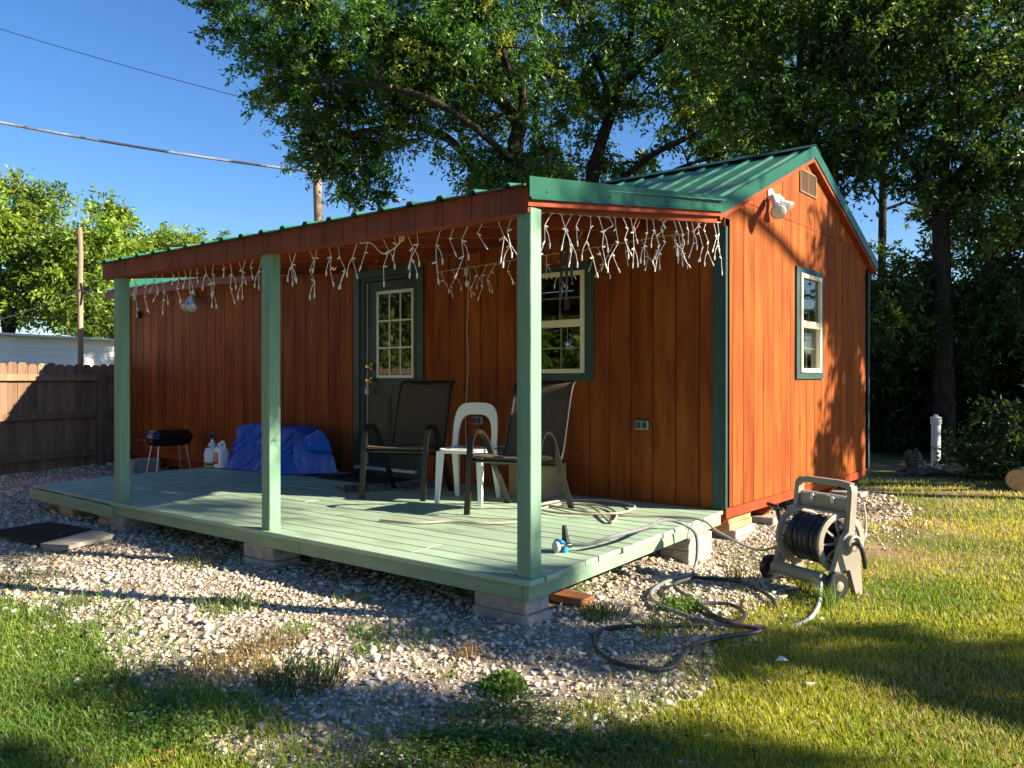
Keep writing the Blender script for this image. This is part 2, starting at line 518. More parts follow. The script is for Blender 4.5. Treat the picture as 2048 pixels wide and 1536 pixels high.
MB().box(HX0 + .09, -.09, .09, HW - .09, 0.2, 0.3).build('floor', interior, cabin)
# skirt boards, runners
MB().box(0.0, 0.020, -0.006, HW - .28, 0.188, 0.262, .002).build('skirt_board', stain_red, cabin)
MB().box(HX0, -0.002, -0.012, 0.03, 0.175, 0.262, .002).build('skirt_board', stain_red, cabin)
for yy in (0.10, 1.12, 2.72, 3.52):
    MB().prism([(HX0, .062), (-.14, .062), (0.005, .187), (HX0, .187)], (0, yy + .045, 0), (1, 0, 0), (0, 0, 1), 0.09).build('runner', stain_red, cabin)
MB().box(-.05, -.01, 0.02, HW - .02, 0.19, 0.255).build('rim_joist', stain_red, cabin)
# corner trim
MB().box(-0.088, 0.0, -0.022, -0.002, 0.256, 2.40, .002).build('corner_trim', trim_paint, cabin)
MB().box(0.0005, 0.021, -0.022, 0.012, 0.264, 2.405, .002).build('corner_trim', trim_paint, cabin)
MB().box(0.0005, 0.02, HW - .015, HW + .02, 0.264, 2.43, .002).build('corner_trim', trim_paint, cabin)
MB().box(HX0 - .02, HX0 + .08, -0.022, -0.002, 0.264, 2.40, .002).build('corner_trim', trim_paint, cabin)

# roof: decking, ribbed panels, ridge cap, rake and eave trim
RX0, RX1 = HX0 - .24, 0.055
for s in (-1, 1):
    ye = MID + s * (MID - EAVE_Y)
    MB().add([(RX0 + .01, ye, EAVE_Z - .03), (RX1 - .01, ye, EAVE_Z - .03), (RX1 - .01, MID, RIDGE_Z - .03), (RX0 + .01, MID, RIDGE_Z - .03),
              (RX0 + .01, ye, EAVE_Z - .008), (RX1 - .01, ye, EAVE_Z - .008), (RX1 - .01, MID, RIDGE_Z - .008), (RX0 + .01, MID, RIDGE_Z - .008)],
             [(0, 3, 2, 1), (4, 5, 6, 7), (0, 1, 5, 4), (1, 2, 6, 5), (2, 3, 7, 6), (3, 0, 4, 7)]).build('roof_deck', rafter_red, cabin)
RIB = [(0.0, 0.0), (0.085, 0.0), (0.100, 0.019), (0.128, 0.019), (0.143, 0.0), (0.2286, 0.0)]
def ribbed_panel(x0, x1, pe, pr, mat, parent, name='roof_panel', skew=0.0):
    """ribbed sheet between eave point pe and ridge point pr (y, z), running from x0 to x1"""
    xs, k = [], 0
    n = max(1, round((x1 - x0) / 0.2286))
    pitch = (x1 - x0) / n
    for i in range(n):
        for (a, h) in RIB[:-1]:
            xs.append((x0 + (i + a / 0.2286) * pitch, h))
    xs.append((x1, 0.0))
    V, F = [], []
    for (a, h) in xs:
        for tt in (0, .008):
            V.append((a, pe[0], pe[1] + h - tt)); V.append((a + skew, pr[0], pr[1] + h - tt))
    for i in range(len(xs) - 1):
        a, b = 4 * i, 4 * (i + 1)
        F += [(a, b, b + 1, a + 1), (a + 2, a + 3, b + 3, b + 2), (a, a + 2, b + 2, b), (a + 1, b + 1, b + 3, a + 3)]
    F += [(0, 1, 3, 2), (4 * len(xs) - 4, 4 * len(xs) - 2, 4 * len(xs) - 1, 4 * len(xs) - 3)]
    return MB().add(V, F).build(name, mat, parent)
x = RX1
while x > RX0 + .1:
    nx = max(RX0, x - 0.9144)
    ribbed_panel(nx + .001, x - .001, (EAVE_Y - .03, EAVE_Z - .012), (MID - .03, RIDGE_Z - .012), roof_green, cabin)
    ribbed_panel(nx + .001, x - .001, (2 * MID - EAVE_Y + .03, EAVE_Z - .012), (MID + .03, RIDGE_Z - .012), roof_green, cabin)
    x = nx
cap = MB()
for s in (-1, 1):
    cap.add([(RX0 - .01, MID, RIDGE_Z + .036), (RX1 + .012, MID, RIDGE_Z + .036), (RX1 + .012, MID + s * .15, RIDGE_Z + .036 - .15 * PITCH), (RX0 - .01, MID + s * .15, RIDGE_Z + .036 - .15 * PITCH),
             (RX0 - .01, MID, RIDGE_Z + .033), (RX1 + .012, MID, RIDGE_Z + .033), (RX1 + .012, MID + s * .15, RIDGE_Z + .033 - .15 * PITCH), (RX0 - .01, MID + s * .15, RIDGE_Z + .033 - .15 * PITCH)],
            [(0, 1, 2, 3), (7, 6, 5, 4), (2, 6, 7, 3), (0, 3, 7, 4), (1, 5, 6, 2)])
cap.build('ridge_cap', dark_green, cabin)
for s in (-1, 1):
    ye = MID + s * (MID - EAVE_Y + .005)
    sg = 1 if s < 0 else -1
    def rake(x0, x1, t0, t1, nm, mt):
        V = [(x0, ye, EAVE_Z + t0), (x0, MID, RIDGE_Z + t0), (x0, MID, RIDGE_Z + t1), (x0, ye, EAVE_Z + t1)]
        V += [(x1, b, c) for (_, b, c) in V]
        F = [(0, 3, 2, 1), (4, 5, 6, 7), (0, 1, 5, 4), (1, 2, 6, 5), (2, 3, 7, 6), (3, 0, 4, 7)]
        MB().add(V, F if s < 0 else [tuple(reversed(q)) for q in F]).build(nm, mt, cabin)
    rake(0.056, 0.064, -.088, .022, 'rake_trim', trim_green)
    rake(0.0, 0.054, -.125, -.06, 'barge_board', stain_red)
    MB().box(RX0, -.002 if s > 0 else -.01, ye - .02 * s * 0 - .012, ye + .012, EAVE_Z - .135, EAVE_Z - .035, .002).build('eave_board', beam_red, cabin)
    MB().box(RX0 + .01, -.012, min(ye + .012 * -s, MID + s * 1.84), max(ye + .012 * -s, MID + s * 1.84), EAVE_Z - .095, EAVE_Z - .075).build('soffit', rafter_red, cabin)
    for fy in (.25, .75, 1.3, 1.75):
        py = ye - s * fy
        MB().lathe([(.006, 0), (.006, .004)], 6, (0.0641, py, roof_z(py) - .07), (1, 0, 0)).build('screw', black_plastic, cabin)
# gable vent
vent = MB().box(0.0002, 0.012, 1.58, 1.60, 2.95, 3.165).box(0.0002, 0.012, 1.99, 2.01, 2.95, 3.165).box(0.0002, 0.012, 1.60, 1.99, 2.95, 2.966).box(0.0002, 0.012, 1.60, 1.99, 3.149, 3.165).box(.0002, .011, 1.785, 1.797, 2.967, 3.148)
vent_mat = M('brown_vent', (0.17, 0.10, 0.06), rough=0.6)
vent = vent.build('vent', vent_mat, cabin)
MB().box(0.0001, 0.002, 1.60, 1.99, 2.966, 3.149).build('vent_screen', black_plastic, vent)
for k in range(11):
    z = 2.975 + k * .0162
    for (p, q) in ((1.602, 1.784), (1.798, 1.988)):
        MB().add([(.003, p, z + .008), (.003, q, z + .008), (.010, q, z - .002), (.010, p, z - .002), (.003, p, z + .0105), (.003, q, z + .0105), (.0115, q, z), (.0115, p, z)],
                 [(0, 3, 2, 1), (4, 5, 6, 7), (0, 1, 5, 4), (1, 2, 6, 5), (2, 3, 7, 6), (3, 0, 4, 7)]).build('louvre', vent_mat, vent)

# windows: same sash in the front wall and in the gable
def window(kind, a0, a1, z0, z1):
    def bx(mb, p, q, d0, d1, g, h, c=0.0):
        if kind == 'front': return mb.box(p, q, -d1, -d0, g, h, c)
        return mb.box(d0, d1, p, q, g, h, c)
    t = .085
    w = MB()
    bx(w, a0 - t, a1 + t, .0015, .020, z1, z1 + .055, .002)
    w = w.build('window', trim_paint, cabin)
    bx(MB(), a0 - t, a1 + t, .0015, .020, z0 - .06, z0, .002).build('window_trim', trim_paint, w)
    for (p, q) in ((a0 - t, a0), (a1, a1 + t)):
        bx(MB(), p, q, .0015, .0195, z0 + .0005, z1 - .0005, .002).build('window_trim', trim_paint, w)
    fw = .038
    for (p, q, g, h) in ((a0, a0 + fw, z0, z1), (a1 - fw, a1, z0, z1), (a0 + fw, a1 - fw, z0, z0 + fw), (a0 + fw, a1 - fw, z1 - fw, z1)):
        bx(MB(), p, q, -.05, .034, g, h, .003).build('window_frame', cream, w)
    zm = (z0 + z1) / 2 - .008
    bx(MB(), a0 + fw, a1 - fw, -.02, .022, zm - .032, zm + .032, .003).build('meeting_rail', cream, w)
    am = (a0 + a1) / 2
    for (g, h, d) in ((zm + .032, z1 - fw, .004), (z0 + fw, zm - .032, -.014)):
        gm = (g + h) / 2
        bx(MB(), am - .007, am + .007, d - .012, d - .003, g, h).build('muntin', cream, w)
        bx(MB(), a0 + fw, am - .007, d - .012, d - .003, gm - .007, gm + .007).build('muntin', cream, w)
        bx(MB(), am + .007, a1 - fw, d - .012, d - .003, gm - .007, gm + .007).build('muntin', cream, w)
        for (p, q) in ((a0 + fw, am), (am, a1 - fw)):
            for (i, j) in ((g, gm), (gm, h)):
                bx(MB(), p + .0005, q - .0005, d, d + .003, i + .0005, j - .0005).build('pane', pane_glass, w)
    return w
wf = window('front', *WINF)
wg = window('gable', *WING)
curtain_mat = M('grey_curtain', (0.34, 0.34, 0.36), (0.42, 0.42, 0.43), rough=0.9, scale=3, stretch=(1, 10, 0.5))
sec = [(-.11 + .012 * math.sin(k * 1.9), WING[0] + .03 + k * (WING[1] - WING[0] - .06) / 20) for k in range(21)]
V = [(a, b, 1.30) for a, b in sec] + [(a, b, 1.76) for a, b in sec] + [(a - .004, b, 1.30) for a, b in sec] + [(a - .004, b, 1.76) for a, b in sec]
F = [(k, k + 1, 21 + k + 1, 21 + k) for k in range(20)] + [(42 + k + 1, 42 + k, 63 + k, 63 + k + 1) for k in range(20)]
MB().add(V, F).build('curtain', curtain_mat, wg)
red_mark = M('red_mark', (0.75, 0.06, 0.03), rough=0.5)
b = at(1089.5, 578, y=.03)
rm = MB()
for (p, q, g, h) in ((-.012, -.006, -.036, .036), (.006, .012, -.036, .036), (-.006, .006, .030, .036), (-.006, .006, -.036, -.030)):
    rm.box(b.x + p, b.x + q, .020, .024, b.z + g, b.z + h)
rm.build('red_outline', red_mark, wf)  # small hollow red rectangle set just behind the pane
# small hanging crystal in front of the lower sash
cr = at(1134.5, 688, y=-.03)
MB().tube([(cr.x, -.03, 1.70), (cr.x, -.03, cr.z + .01)], .0012, 5).build('thread', wire_white, wf)
MB().lathe([(.002, .018), (.014, .008), (.016, 0), (.010, -.012), (.002, -.018)], 10, (cr.x, -.03, cr.z)).build('crystal', M('crystal', (0.7, 0.72, 0.72), rough=0.1, spec=0.8), wf)

# door
d0, d1, dz0, dz1 = DOOR
door = MB().box(d0 + .10, d1 - .055, .018, .06, .338, 2.275, .003).build('door', door_paint_shaded, cabin)
for (p, q, g, h) in ((-4.225, d0, .256, 2.325), (d1, -3.185, .256, 2.325), (-4.225, -3.185, 2.3255, 2.40)):
    MB().box(p, q, -.022, -.0015, g, h, .002).build('door_trim', trim_paint, door)
jamb = M('dark_jamb', (0.02, 0.035, 0.035), rough=0.6)
MB().box(d0, d0 + .075, -.01, .09, .30, 2.32).build('door_jamb', jamb, door)
MB().box(d1 - .05, d1, -.01, .09, .30, 2.32).build('door_jamb', jamb, door)
MB().box(d0 + .075, d1 - .05, -.01, .09, 2.28, 2.32).build('door_jamb', jamb, door)
MB().box(d0 + .077, d0 + .098, .012, .03, .345, 2.27).build('weather_strip', M('weather_strip', (0.42, 0.44, 0.42), rough=0.5), door)
MB().box(d0 - .03, d1 + .03, -.075, .05, .305, .335, .004).build('threshold', M('aluminium_sill', (0.55, 0.57, 0.60), rough=0.4, metallic=0.4), door)
MB().box(d0 - .06, d1 + .06, -.02, -.0015, .254, .304).build('kick_board', trim_paint, door)
lx0, lx1, lz0, lz1 = -3.895, -3.345, 1.262, 2.172
for (p, q, g, h) in ((lx0, lx0 + .032, lz0, lz1), (lx1 - .032, lx1, lz0, lz1), (lx0 + .032, lx1 - .032, lz0, lz0 + .034), (lx0 + .032, lx1 - .032, lz1 - .034, lz1)):
    MB().box(p, q, .002, .0178, g, h, .004).build('lite_frame', white_vinyl, door)
gx = [lx0 + .032 + k * (lx1 - lx0 - .064) / 3 for k in range(4)]
gz = [lz0 + .034 + k * (lz1 - lz0 - .068) / 3 for k in range(4)]
for k in (1, 2):
    MB().box(gx[k] - .009, gx[k] + .009, .005, .0176, gz[0], gz[3], .003).build('muntin', white_vinyl, door)
    for i in range(3):
        MB().box(gx[i] + (.009 if i else 0), gx[i + 1] - (.009 if i < 2 else 0), .006, .0176, gz[k] - .009, gz[k] + .009, .003).build('muntin', white_vinyl, door)
door_glass = M('dark_door_glass', (0.012, 0.014, 0.013), rough=0.02, spec=1.0)
for i in range(3):
    for k in range(3):
        MB().box(gx[i] + .009, gx[i + 1] - .009, .0125, .0178, gz[k] + .009, gz[k + 1] - .009).build('pane', door_glass, door)
for (p, q) in ((-3.87, -3.68), (-3.56, -3.37)):
    for (g, h) in ((.50, 1.08),):
        MB().box(p, q, .010, .0178, g, h, .006).build('door_panel', door_paint_shaded, door)
        MB().box(p + .03, q - .03, .004, .0098, g + .03, h - .03, .005).build('door_panel', door_paint_shaded, door)
for z in (1.24, 1.385):
    MB().lathe([(.032, 0), (.032, .008), (.014, .012), (.014, .03), (.028, .045), (.030, .06), (.018, .072)], 16, (d0 + .155, .0178, z), (0, -1, 0)).build('door_knob', brass, door, smooth=True)
MB().box(d0 + .132, d0 + .178, -.06, -.03, 1.09, 1.155, .006).tube(smooth_path([(d0 + .142, -.045, 1.155), (d0 + .143, -.045, 1.205), (d0 + .155, -.045, 1.222), (d0 + .167, -.045, 1.205), (d0 + .168, -.045, 1.155)], 4), .004, 6).build('lock_box', lamp_grey, door)
# outlets on the front wall
for (u, v) in ((1286, 850), (957, 841), (1006, 899)):
    b = at(u, v, y=0)
    o = MB().box(b.x - .058, b.x + .058, -.028, -.0002, b.z - .036, b.z + .036, .005).build('outlet_cover', GRAY, cabin)
    MB().box(b.x - .05, b.x - .005, -.033, -.0282, b.z - .026, b.z + .026, .002).build('outlet_flap', trim_paint, o)
    MB().box(b.x + .005, b.x + .05, -.033, -.0282, b.z - .026, b.z + .026, .002).build('outlet_flap', trim_paint, o)

# twin flood lights
def flood(name_label, base, nrm, heads, shade_mat):
    t = thing('flood_light', name_label, 'flood light', base)
    nrm = Vector(nrm)
    MB().lathe([(.055, 0), (.055, .012), (.045, .024), (.02, .03)], 18, base, nrm).build('base_plate', shade_mat, t, smooth=True)
    for hd in heads:
        hd = Vector(hd); p0 = Vector(base) + nrm * .03
        ax = (hd - p0)
        ln = ax.length; ax.normalize()
        MB().tube([p0, p0 + ax * ln * .25], .012, 8).build('arm', shade_mat, t)
        h = MB().lathe([(.028, ln * .2), (.033, ln * .25), (.033, ln * .55), (.024, ln * .6), (.030, ln * .66), (.062, ln * .95), (.064, ln)], 18, p0, ax, caps=False).build('lamp_holder', shade_mat, t, smooth=True)
        MB().lathe([(.0625, ln * .985), (.055, ln * 1.03), (.03, ln * 1.055), (.004, ln * 1.06)], 18, p0, ax, caps=False).build('lamp_lens', bulb_glass, h, smooth=True)
    return t
flood('white twin flood light on the gable wall beside the vent', Vector((0.001, .875, 2.80)), (1, 0, 0), (at(1557, 424, x=.20), at(1577, 417, x=.16)), lamp_white)
b = at(388, 590, y=0)
flood('grey twin flood light under the eave behind the string lights', Vector((b.x, -.001, b.z)), (0, -1, 0), (at(371, 616, y=-.17), at(385, 616, y=-.20)), lamp_grey)
b = at(281, 630, y=0)
t = thing('camera_box', 'tiny black camera box on the shaded front wall', 'camera', (b.x, 0, b.z))
MB().box(b.x - .03, b.x + .03, -.05, -.002, b.z - .05, b.z + .05, .008).build('housing', black_plastic, t)
MB().lathe([(.018, 0), (.018, .008)], 12, (b.x, -.05, b.z + .015), (0, -1, 0)).build('lens', black_enamel, t)
# ------------------------------------------------------------------ deck
DZ = 0.25
random.seed(11)
deck = thing('porch_deck', 'sage green painted plank deck along the cabin front', 'deck', (-1.9, -1.35, 0))
FR, BRR = Vector((0.225, -2.722, 0)), Vector((0.0, 0.0, 0))
FL, BLL = Vector((-4.12, -2.700, 0)), Vector((-4.16, -0.002, 0))
NP = 19
def edge(a, b, t): return a + (b - a) * t
rails = [0.0]
for k in range(NP): rails.append((k + 1) / NP)
for k in range(NP):
    t0, t1 = rails[k], rails[k + 1]
    g = .0035 / 2.72
    a0, a1 = edge(FL, BLL, t0 + g), edge(FL, BLL, t1 - g)
    b0, b1 = edge(FR, BRR, t0 + g), edge(FR, BRR, t1 - g)
    j = random.uniform(-.006, .012)
    b0 = b0 + Vector((j, 0, 0)); b1 = b1 + Vector((j, 0, 0))
    cuts = [0.0] + ([random.choice((.3, .46, .62, .78))] if k % 3 else []) + [1.0]
    for s, e in zip(cuts[:-1], cuts[1:]):
        gx_ = .0018 / 4.3
        q = [edge(a0, b0, s + (gx_ if s else 0)), edge(a0, b0, e - (gx_ if e < 1 else 0)), edge(a1, b1, e - (gx_ if e < 1 else 0)), edge(a1, b1, s + (gx_ if s else 0))]
        dz = random.uniform(-.0018, .0018)
        c = .004
        V = [Vector((p.x, p.y, DZ - .026 + dz)) for p in q]
        mid = (q[0] + q[2]) / 2
        V += [Vector((p.x, p.y, DZ - c + dz)) for p in q]
        ins = [Vector((p.x + c * (1 if p.x < mid.x else -1), p.y + c * (1 if p.y < mid.y else -1), DZ + dz)) for p in q]
        V += ins
        F = [(3, 2, 1, 0), (8, 9, 10, 11)]
        for i in range(4):
            l = (i + 1) % 4
            F += [(i, l, 4 + l, 4 + i), (4 + i, 4 + l, 8 + l, 8 + i)]
        MB().add(V, F).build('plank', deck_paint, deck)
# rim boards (front in two lengths, right side), nails
ri = .018
MB().bar((FL.x + .0, FL.y + ri + .02, DZ - .067), (-1.62, FR.y * .62 + FL.y * .38 + ri + .02, DZ - .067), .038, .078, c=.003).build('rim_board', rim_paint, deck)
MB().bar((-1.617, FR.y * .62 + FL.y * .38 + ri + .02, DZ - .067), (FR.x - .058, FR.y + ri + .02, DZ - .067), .038, .078, c=.003).build('rim_board', rim_paint, deck)
MB().bar((FR.x - .034, FR.y + ri, DZ - .067), (BRR.x - .034, -.03, DZ - .067), .038, .080, c=.003).build('rim_board', rim_paint, deck)
nail = M('nail_head', (0.10, 0.11, 0.08), rough=0.6)
for (u, v) in ((640, 1112), (960, 1157), (961, 1170), (690, 1122), (1070, 1183), (760, 1130), (520, 1082), (400, 1060)):
    f = (u - 225) / (1058 - 225)
    x = FL.x + (FR.x - FL.x) * (1 - (1 - f) * 1.0) if False else at(u, v, y=FL.y + ri).x
    p = at(u, v, y=-2.7 + .018)
    MB().lathe([(.004, 0), (.004, .002)], 6, (p.x, FL.y + (FR.y - FL.y) * (p.x - FL.x) / (FR.x - FL.x) + ri + .0005, p.z), (0, -1, 0)).build('nail', nail, deck)
for k in range(5):
    xx = -4.0 + k * .93
    MB().box(xx, xx + .038, -2.64, -.05, DZ - .115, DZ - .03).build('joist', raw_wood, deck)

# lower platform that lengthens the deck, planks laid the other way
ext = thing('deck_extension', 'short sage deck platform with crosswise planks joined to the long deck', 'deck', (-5.0, -1.4, 0))
EZ = DZ - .006
E_FL, E_BL, E_FR, E_BR = Vector((-5.83, -2.60, 0)), Vector((-6.10, -.06, 0)), Vector((-4.128, -2.665, 0)), Vector((-4.166, -.004, 0))
NE = 12
bord = .145 / 2.6
MB().prism([(E_FL.x, E_FL.y), (E_FR.x, E_FR.y), (E_FR.x, E_FR.y + .142), (E_FL.x - .012, E_FL.y + .142)], (0, 0, EZ - .026), (1, 0, 0), (0, 1, 0), .026).build('plank', deck_paint, ext)
for k in range(NE):
    s0, s1 = (k + .012) / NE, (k + .988) / NE
    q = [edge(E_FL, E_FR, s0), edge(E_FL, E_FR, s1), edge(E_BL, E_BR, s1), edge(E_BL, E_BR, s0)]
    q[0] = edge(q[0], q[3], bord + .002); q[1] = edge(q[1], q[2], bord + .002)
    dz = random.uniform(-.002, .001)
    MB().prism([(p.x, p.y) for p in q], (0, 0, EZ - .026 + dz), (1, 0, 0), (0, 1, 0), .026).build('plank', deck_paint, ext)
MB().bar((E_FL.x - .01, E_FL.y - .012, EZ - .080), (E_FR.x + .075, E_FR.y - .022, EZ - .080), .036, .092, c=.003).build('rim_board', rim_paint, ext)
MB().bar((E_FL.x + .02, E_FL.y + .03, EZ - .080), (E_BL.x + .02, E_BL.y, EZ - .080), .036, .088, c=.003).build('rim_board', rim_paint, ext)

# ------------------------------------------------------------------ porch roof
porch = thing('porch_roof', 'lean-to porch roof with red brown beam on three sage posts', 'porch roof', (-2.0, -1.4, 0))
BY = -2.70                                # outer face of the beam cladding
PZ0, PZ1 = 2.062, 2.192                   # beam cladding bottom and top
PX0, PX1 = -4.215, 0.205
TOPY, TOPZ = -0.19, 2.545                 # where the porch sheet meets the main eave
for (u, v, nm) in ((1049, 1157, 0), (552, 1057, 1), (248, 1003, 2)):
    b = at(u, v, z=DZ)
    px_, py_ = b.x, -2.635
    MB().box(px_ - .0445, px_ + .0445, py_ - .0445, py_ + .0445, DZ - .001, PZ0 + .03, .004).build('post', post_paint, porch)
MB().box(PX0 + .02, PX1 - .04, BY + .02, BY + .11, PZ0 + .004, PZ1 - .012).build('beam', rafter_red, porch)
x = PX1 - .002
random.seed(3)
w0 = .17
while x > PX0 + .01:
    nx = max(PX0, x - w0)
    w0 = BW
    MB().box(nx + .002, x - .002, BY, BY + .0115 + random.uniform(0, .001), PZ0 + random.uniform(-.001, .001), PZ1, .0015).build('beam_cladding', beam_red, porch)
    x = nx
MB().box(PX0 + .003, PX1 - .003, BY + .0118, BY + .02, PZ0 + .003, PZ1 - .003).build('cladding_backing', siding_back, porch)
MB().bar((PX0 + .006, BY + .012, (PZ0 + PZ1) / 2), (PX0 + .006, -.2, (PZ0 + PZ1) / 2 + .3), .02, .12).build('side_board', beam_red, porch)
for k in range(8):
    xx = PX0 + .05 + k * (PX1 - PX0 - .14) / 7
    MB().bar((xx, BY + .115, PZ1 - .055), (xx - (.10 if k > 5 else 0), TOPY - .02, TOPZ - .105), .038, .088).build('rafter', rafter_red, porch)
for k in range(5):
    f = (k + .35) / 5
    yy, zz = BY + .12 + (TOPY - BY - .14) * f, PZ1 - .055 + (TOPZ - .05 - PZ1) * f + .058
    MB().box(PX0 + .05, PX1 - .05 - .13 * f, yy, yy + .085, zz - .008, zz + .010).build('purlin', rafter_red, porch)
# board on the right rake and its green metal trim
SK = -0.145
for (t0, t1, off, w, nm, mt) in ((-.125, -.060, .0, .03, 'rake_board', stain_red), (-.078, .020, .0325, .006, 'rake_trim', trim_green)):
    x0, x1 = PX1 - .022 + off, PX1 - .022 + off
    V = [(x0, BY - .012, PZ1 + .022 + t0), (x0 + SK, TOPY - .012, TOPZ + .022 + t0), (x0 + SK, TOPY - .012, TOPZ + .022 + t1), (x0, BY - .012, PZ1 + .022 + t1)]
    V += [(a + w, b, c) for (a, b, c) in V]
    MB().add(V, [(0, 3, 2, 1), (4, 5, 6, 7), (0, 1, 5, 4), (1, 2, 6, 5), (2, 3, 7, 6), (3, 0, 4, 7)]).build(nm, mt, porch)
V = [(PX1 + .0165, BY - .014, PZ1 - .052), (PX1 + .0165 + SK, TOPY - .014, TOPZ - .052), (PX1 + .032 + SK, TOPY - .014, TOPZ - .070), (PX1 + .032, BY - .014, PZ1 - .070),
     (PX1 + .0165, BY - .014, PZ1 - .055), (PX1 + .0165 + SK, TOPY - .014, TOPZ - .055), (PX1 + .032 + SK, TOPY - .014, TOPZ - .073), (PX1 + .032, BY - .014, PZ1 - .073)]
MB().add(V, [(0, 1, 2, 3), (7, 6, 5, 4), (2, 6, 7, 3), (1, 5, 6, 2), (0, 3, 7, 4)]).build('rake_trim', trim_green, porch)
for fy in (.06, .32, .62, .93):
    p = Vector((PX1 + .0167, BY - .012, PZ1 - .03)).lerp(Vector((PX1 + .0167 + SK, TOPY, TOPZ - .03)), fy)
    MB().lathe([(.006, 0), (.006, .004)], 6, p, (1, 0, 0)).build('screw', black_plastic, porch)
x = PX1
n = 0
while x > PX0 - .02:
    nx = max(PX0 - .03, x - .9144)
    ribbed_panel(nx + .001, x - .001, (BY - .035, PZ1 + .004), (TOPY - .035, TOPZ + .008), roof_green, porch, skew=(SK * .6 if n == 0 else SK * .3 if n == 1 else 0))
    x = nx; n += 1

# ------------------------------------------------------------------ piers and blocks
def block(cx, cy, lx, ly, z0, z1, label, rz=0.0, grp='concrete blocks under the deck', mat=None):
    o = MB().obox((0, 0, 0), (lx / 2, 0, 0), (0, ly / 2, 0), (0, 0, (z1 - z0) / 2), .006).build('concrete_block', mat or block_mat)
    o.location = (cx, cy, (z0 + z1) / 2)
    o.rotation_euler = (0, 0, rz)
    return tag(o, label, 'block', grp)
block(-.005, -2.575, .34, .20, .062, DZ - .1075, 'top concrete block under the deck corner by the end post')
block(-.10, -2.57, .19, .20, -.04, .060, 'lower left half concrete block under the deck corner by the end post', .02)
block(.092, -2.575, .19, .20, -.04, .060, 'lower right half concrete block under the deck corner by the end post', -.02)
b = at(534, 1112, z=.05)
block(-2.10, -2.56, .33, .22, .045, DZ - .1075, 'upper concrete block under the deck edge by the middle post')
block(-2.09, -2.565, .33, .23, -.05, .043, 'lower concrete block under the deck edge by the middle post', .03)
block(-4.02, -2.53, .22, .30, .055, DZ - .1075, 'upper concrete block under the end of the long deck beside the extension')
block(-4.02, -2.53, .22, .30, -.05, .053, 'lower concrete block under the end of the long deck beside the extension', .02)
block(-4.36, -2.50, .26, .22, .065, EZ - .128, 'upper concrete block under the extension beside the long deck')
block(-4.36, -2.50, .26, .22, -.05, .063, 'lower concrete block under the extension beside the long deck', -.02)
block(-5.22, -2.45, .26, .22, -.05, EZ - .128, 'concrete block under the far end of the extension')
block(-5.60, -2.35, .10, .22, -.05, EZ - .128, 'dark wooden post end under the extension corner', mat=raw_wood)
for z0, z1, w in ((.058, DZ - .1085, 'top'), (-.028, .056, 'middle'), (-.13, -.030, 'bottom')):
    block(-.062, -.50, .22, .40, z0, z1, w + ' concrete block of the stack under the deck side by the cabin corner', .05 + .03 * z0)
gs = 'blocks and timbers under the cabin'
block(-.19, .44, .34, .44, .003, .061, 'upper concrete block in the pad under the cabin rim by the deck corner', .06, gs)
block(-.18, .45, .36, .46, -.09, .001, 'lower concrete block in the pad under the cabin rim by the deck corner', .02, gs)
block(-.20, .40, .32, .46, .063, .118, 'thick weathered timber pad under the cabin rim by the deck corner', .03, gs, raw_wood)
block(-.17, .36, .28, .40, .120, .172, 'thin timber shim just below the cabin skirt by the deck corner', -.03, gs, raw_wood)
block(-.16, 1.12, .30, .24, -.05, .061, 'pale concrete block behind the hose reel under the cabin runner', .0, gs)
block(-.10, 3.30, .40, .40, -.02, .061, 'concrete block under the far gable corner', 0, gs)
block(-.10, 2.0, .20, .40, -.02, .061, 'concrete block under the gable middle', 0, gs)
for xx, w_ in ((-7.2, 'behind the charcoal grill'), (-9.0, 'at the fence end')):
    block(xx, .12, .30, .25, -.02, .061, 'concrete block under the cabin front ' + w_, 0, gs)
# ------------------------------------------------------------------ ground, gravel, grass
rng = np.random.default_rng(7)
def fbm(X, Y, s, seed=0, oct_=4):
    """cheap value-noise field on numpy arrays, 0..1"""
    out, amp, tot = np.zeros_like(X, dtype=float), 1.0, 0.0
    for o in range(oct_):
        x_, y_ = X * s * 2 ** o + 17.3 * (seed + o), Y * s * 2 ** o - 9.1 * (seed + o)
        xi, yi = np.floor(x_).astype(int), np.floor(y_).astype(int)
        fx, fy = x_ - xi, y_ - yi
        fx, fy = fx * fx * (3 - 2 * fx), fy * fy * (3 - 2 * fy)
        def h(a, b):
            n = (a * 374761393 + b * 668265263 + (seed + o) * 144269) & 0x7fffffff
            n = ((n ^ (n >> 13)) * 1274126177) & 0x7fffffff
            return (n & 0xffff) / 65535.0
        v = (h(xi, yi) * (1 - fx) + h(xi + 1, yi) * fx) * (1 - fy) + (h(xi, yi + 1) * (1 - fx) + h(xi + 1, yi + 1) * fx) * fy
        out += v * amp; tot += amp; amp *= .5
    return out / tot
def ground_h(X, Y):
    X, Y = np.asarray(X, float), np.asarray(Y, float)
    dip = .085 * np.exp(-((X - .30) ** 2 / .10 + (Y + .48) ** 2 / .30)) + .03 * np.exp(-((X - .1) ** 2 / .10 + (Y - .4) ** 2 / .5))
    return (fbm(X, Y, .7, 3) - .5) * .035 - dip
def gat(u, v, dz=0.0):
    """the ground point under photo pixel (u, v), raised by dz"""
    p = at(u, v, z=dz)
    for _ in range(3): p = at(u, v, z=float(ground_h(p.x, p.y)) + dz)
    return p
def inside(X, Y, poly):
    c = np.zeros(X.shape, bool)
    j = len(poly) - 1
    for i in range(len(poly)):
        (xi, yi), (xj, yj) = poly[i], poly[j]
        m = ((yi > Y) != (yj > Y)) & (X < (xj - xi) * (Y - yi) / (yj - yi + 1e-12) + xi)
        c ^= m; j = i
    return c
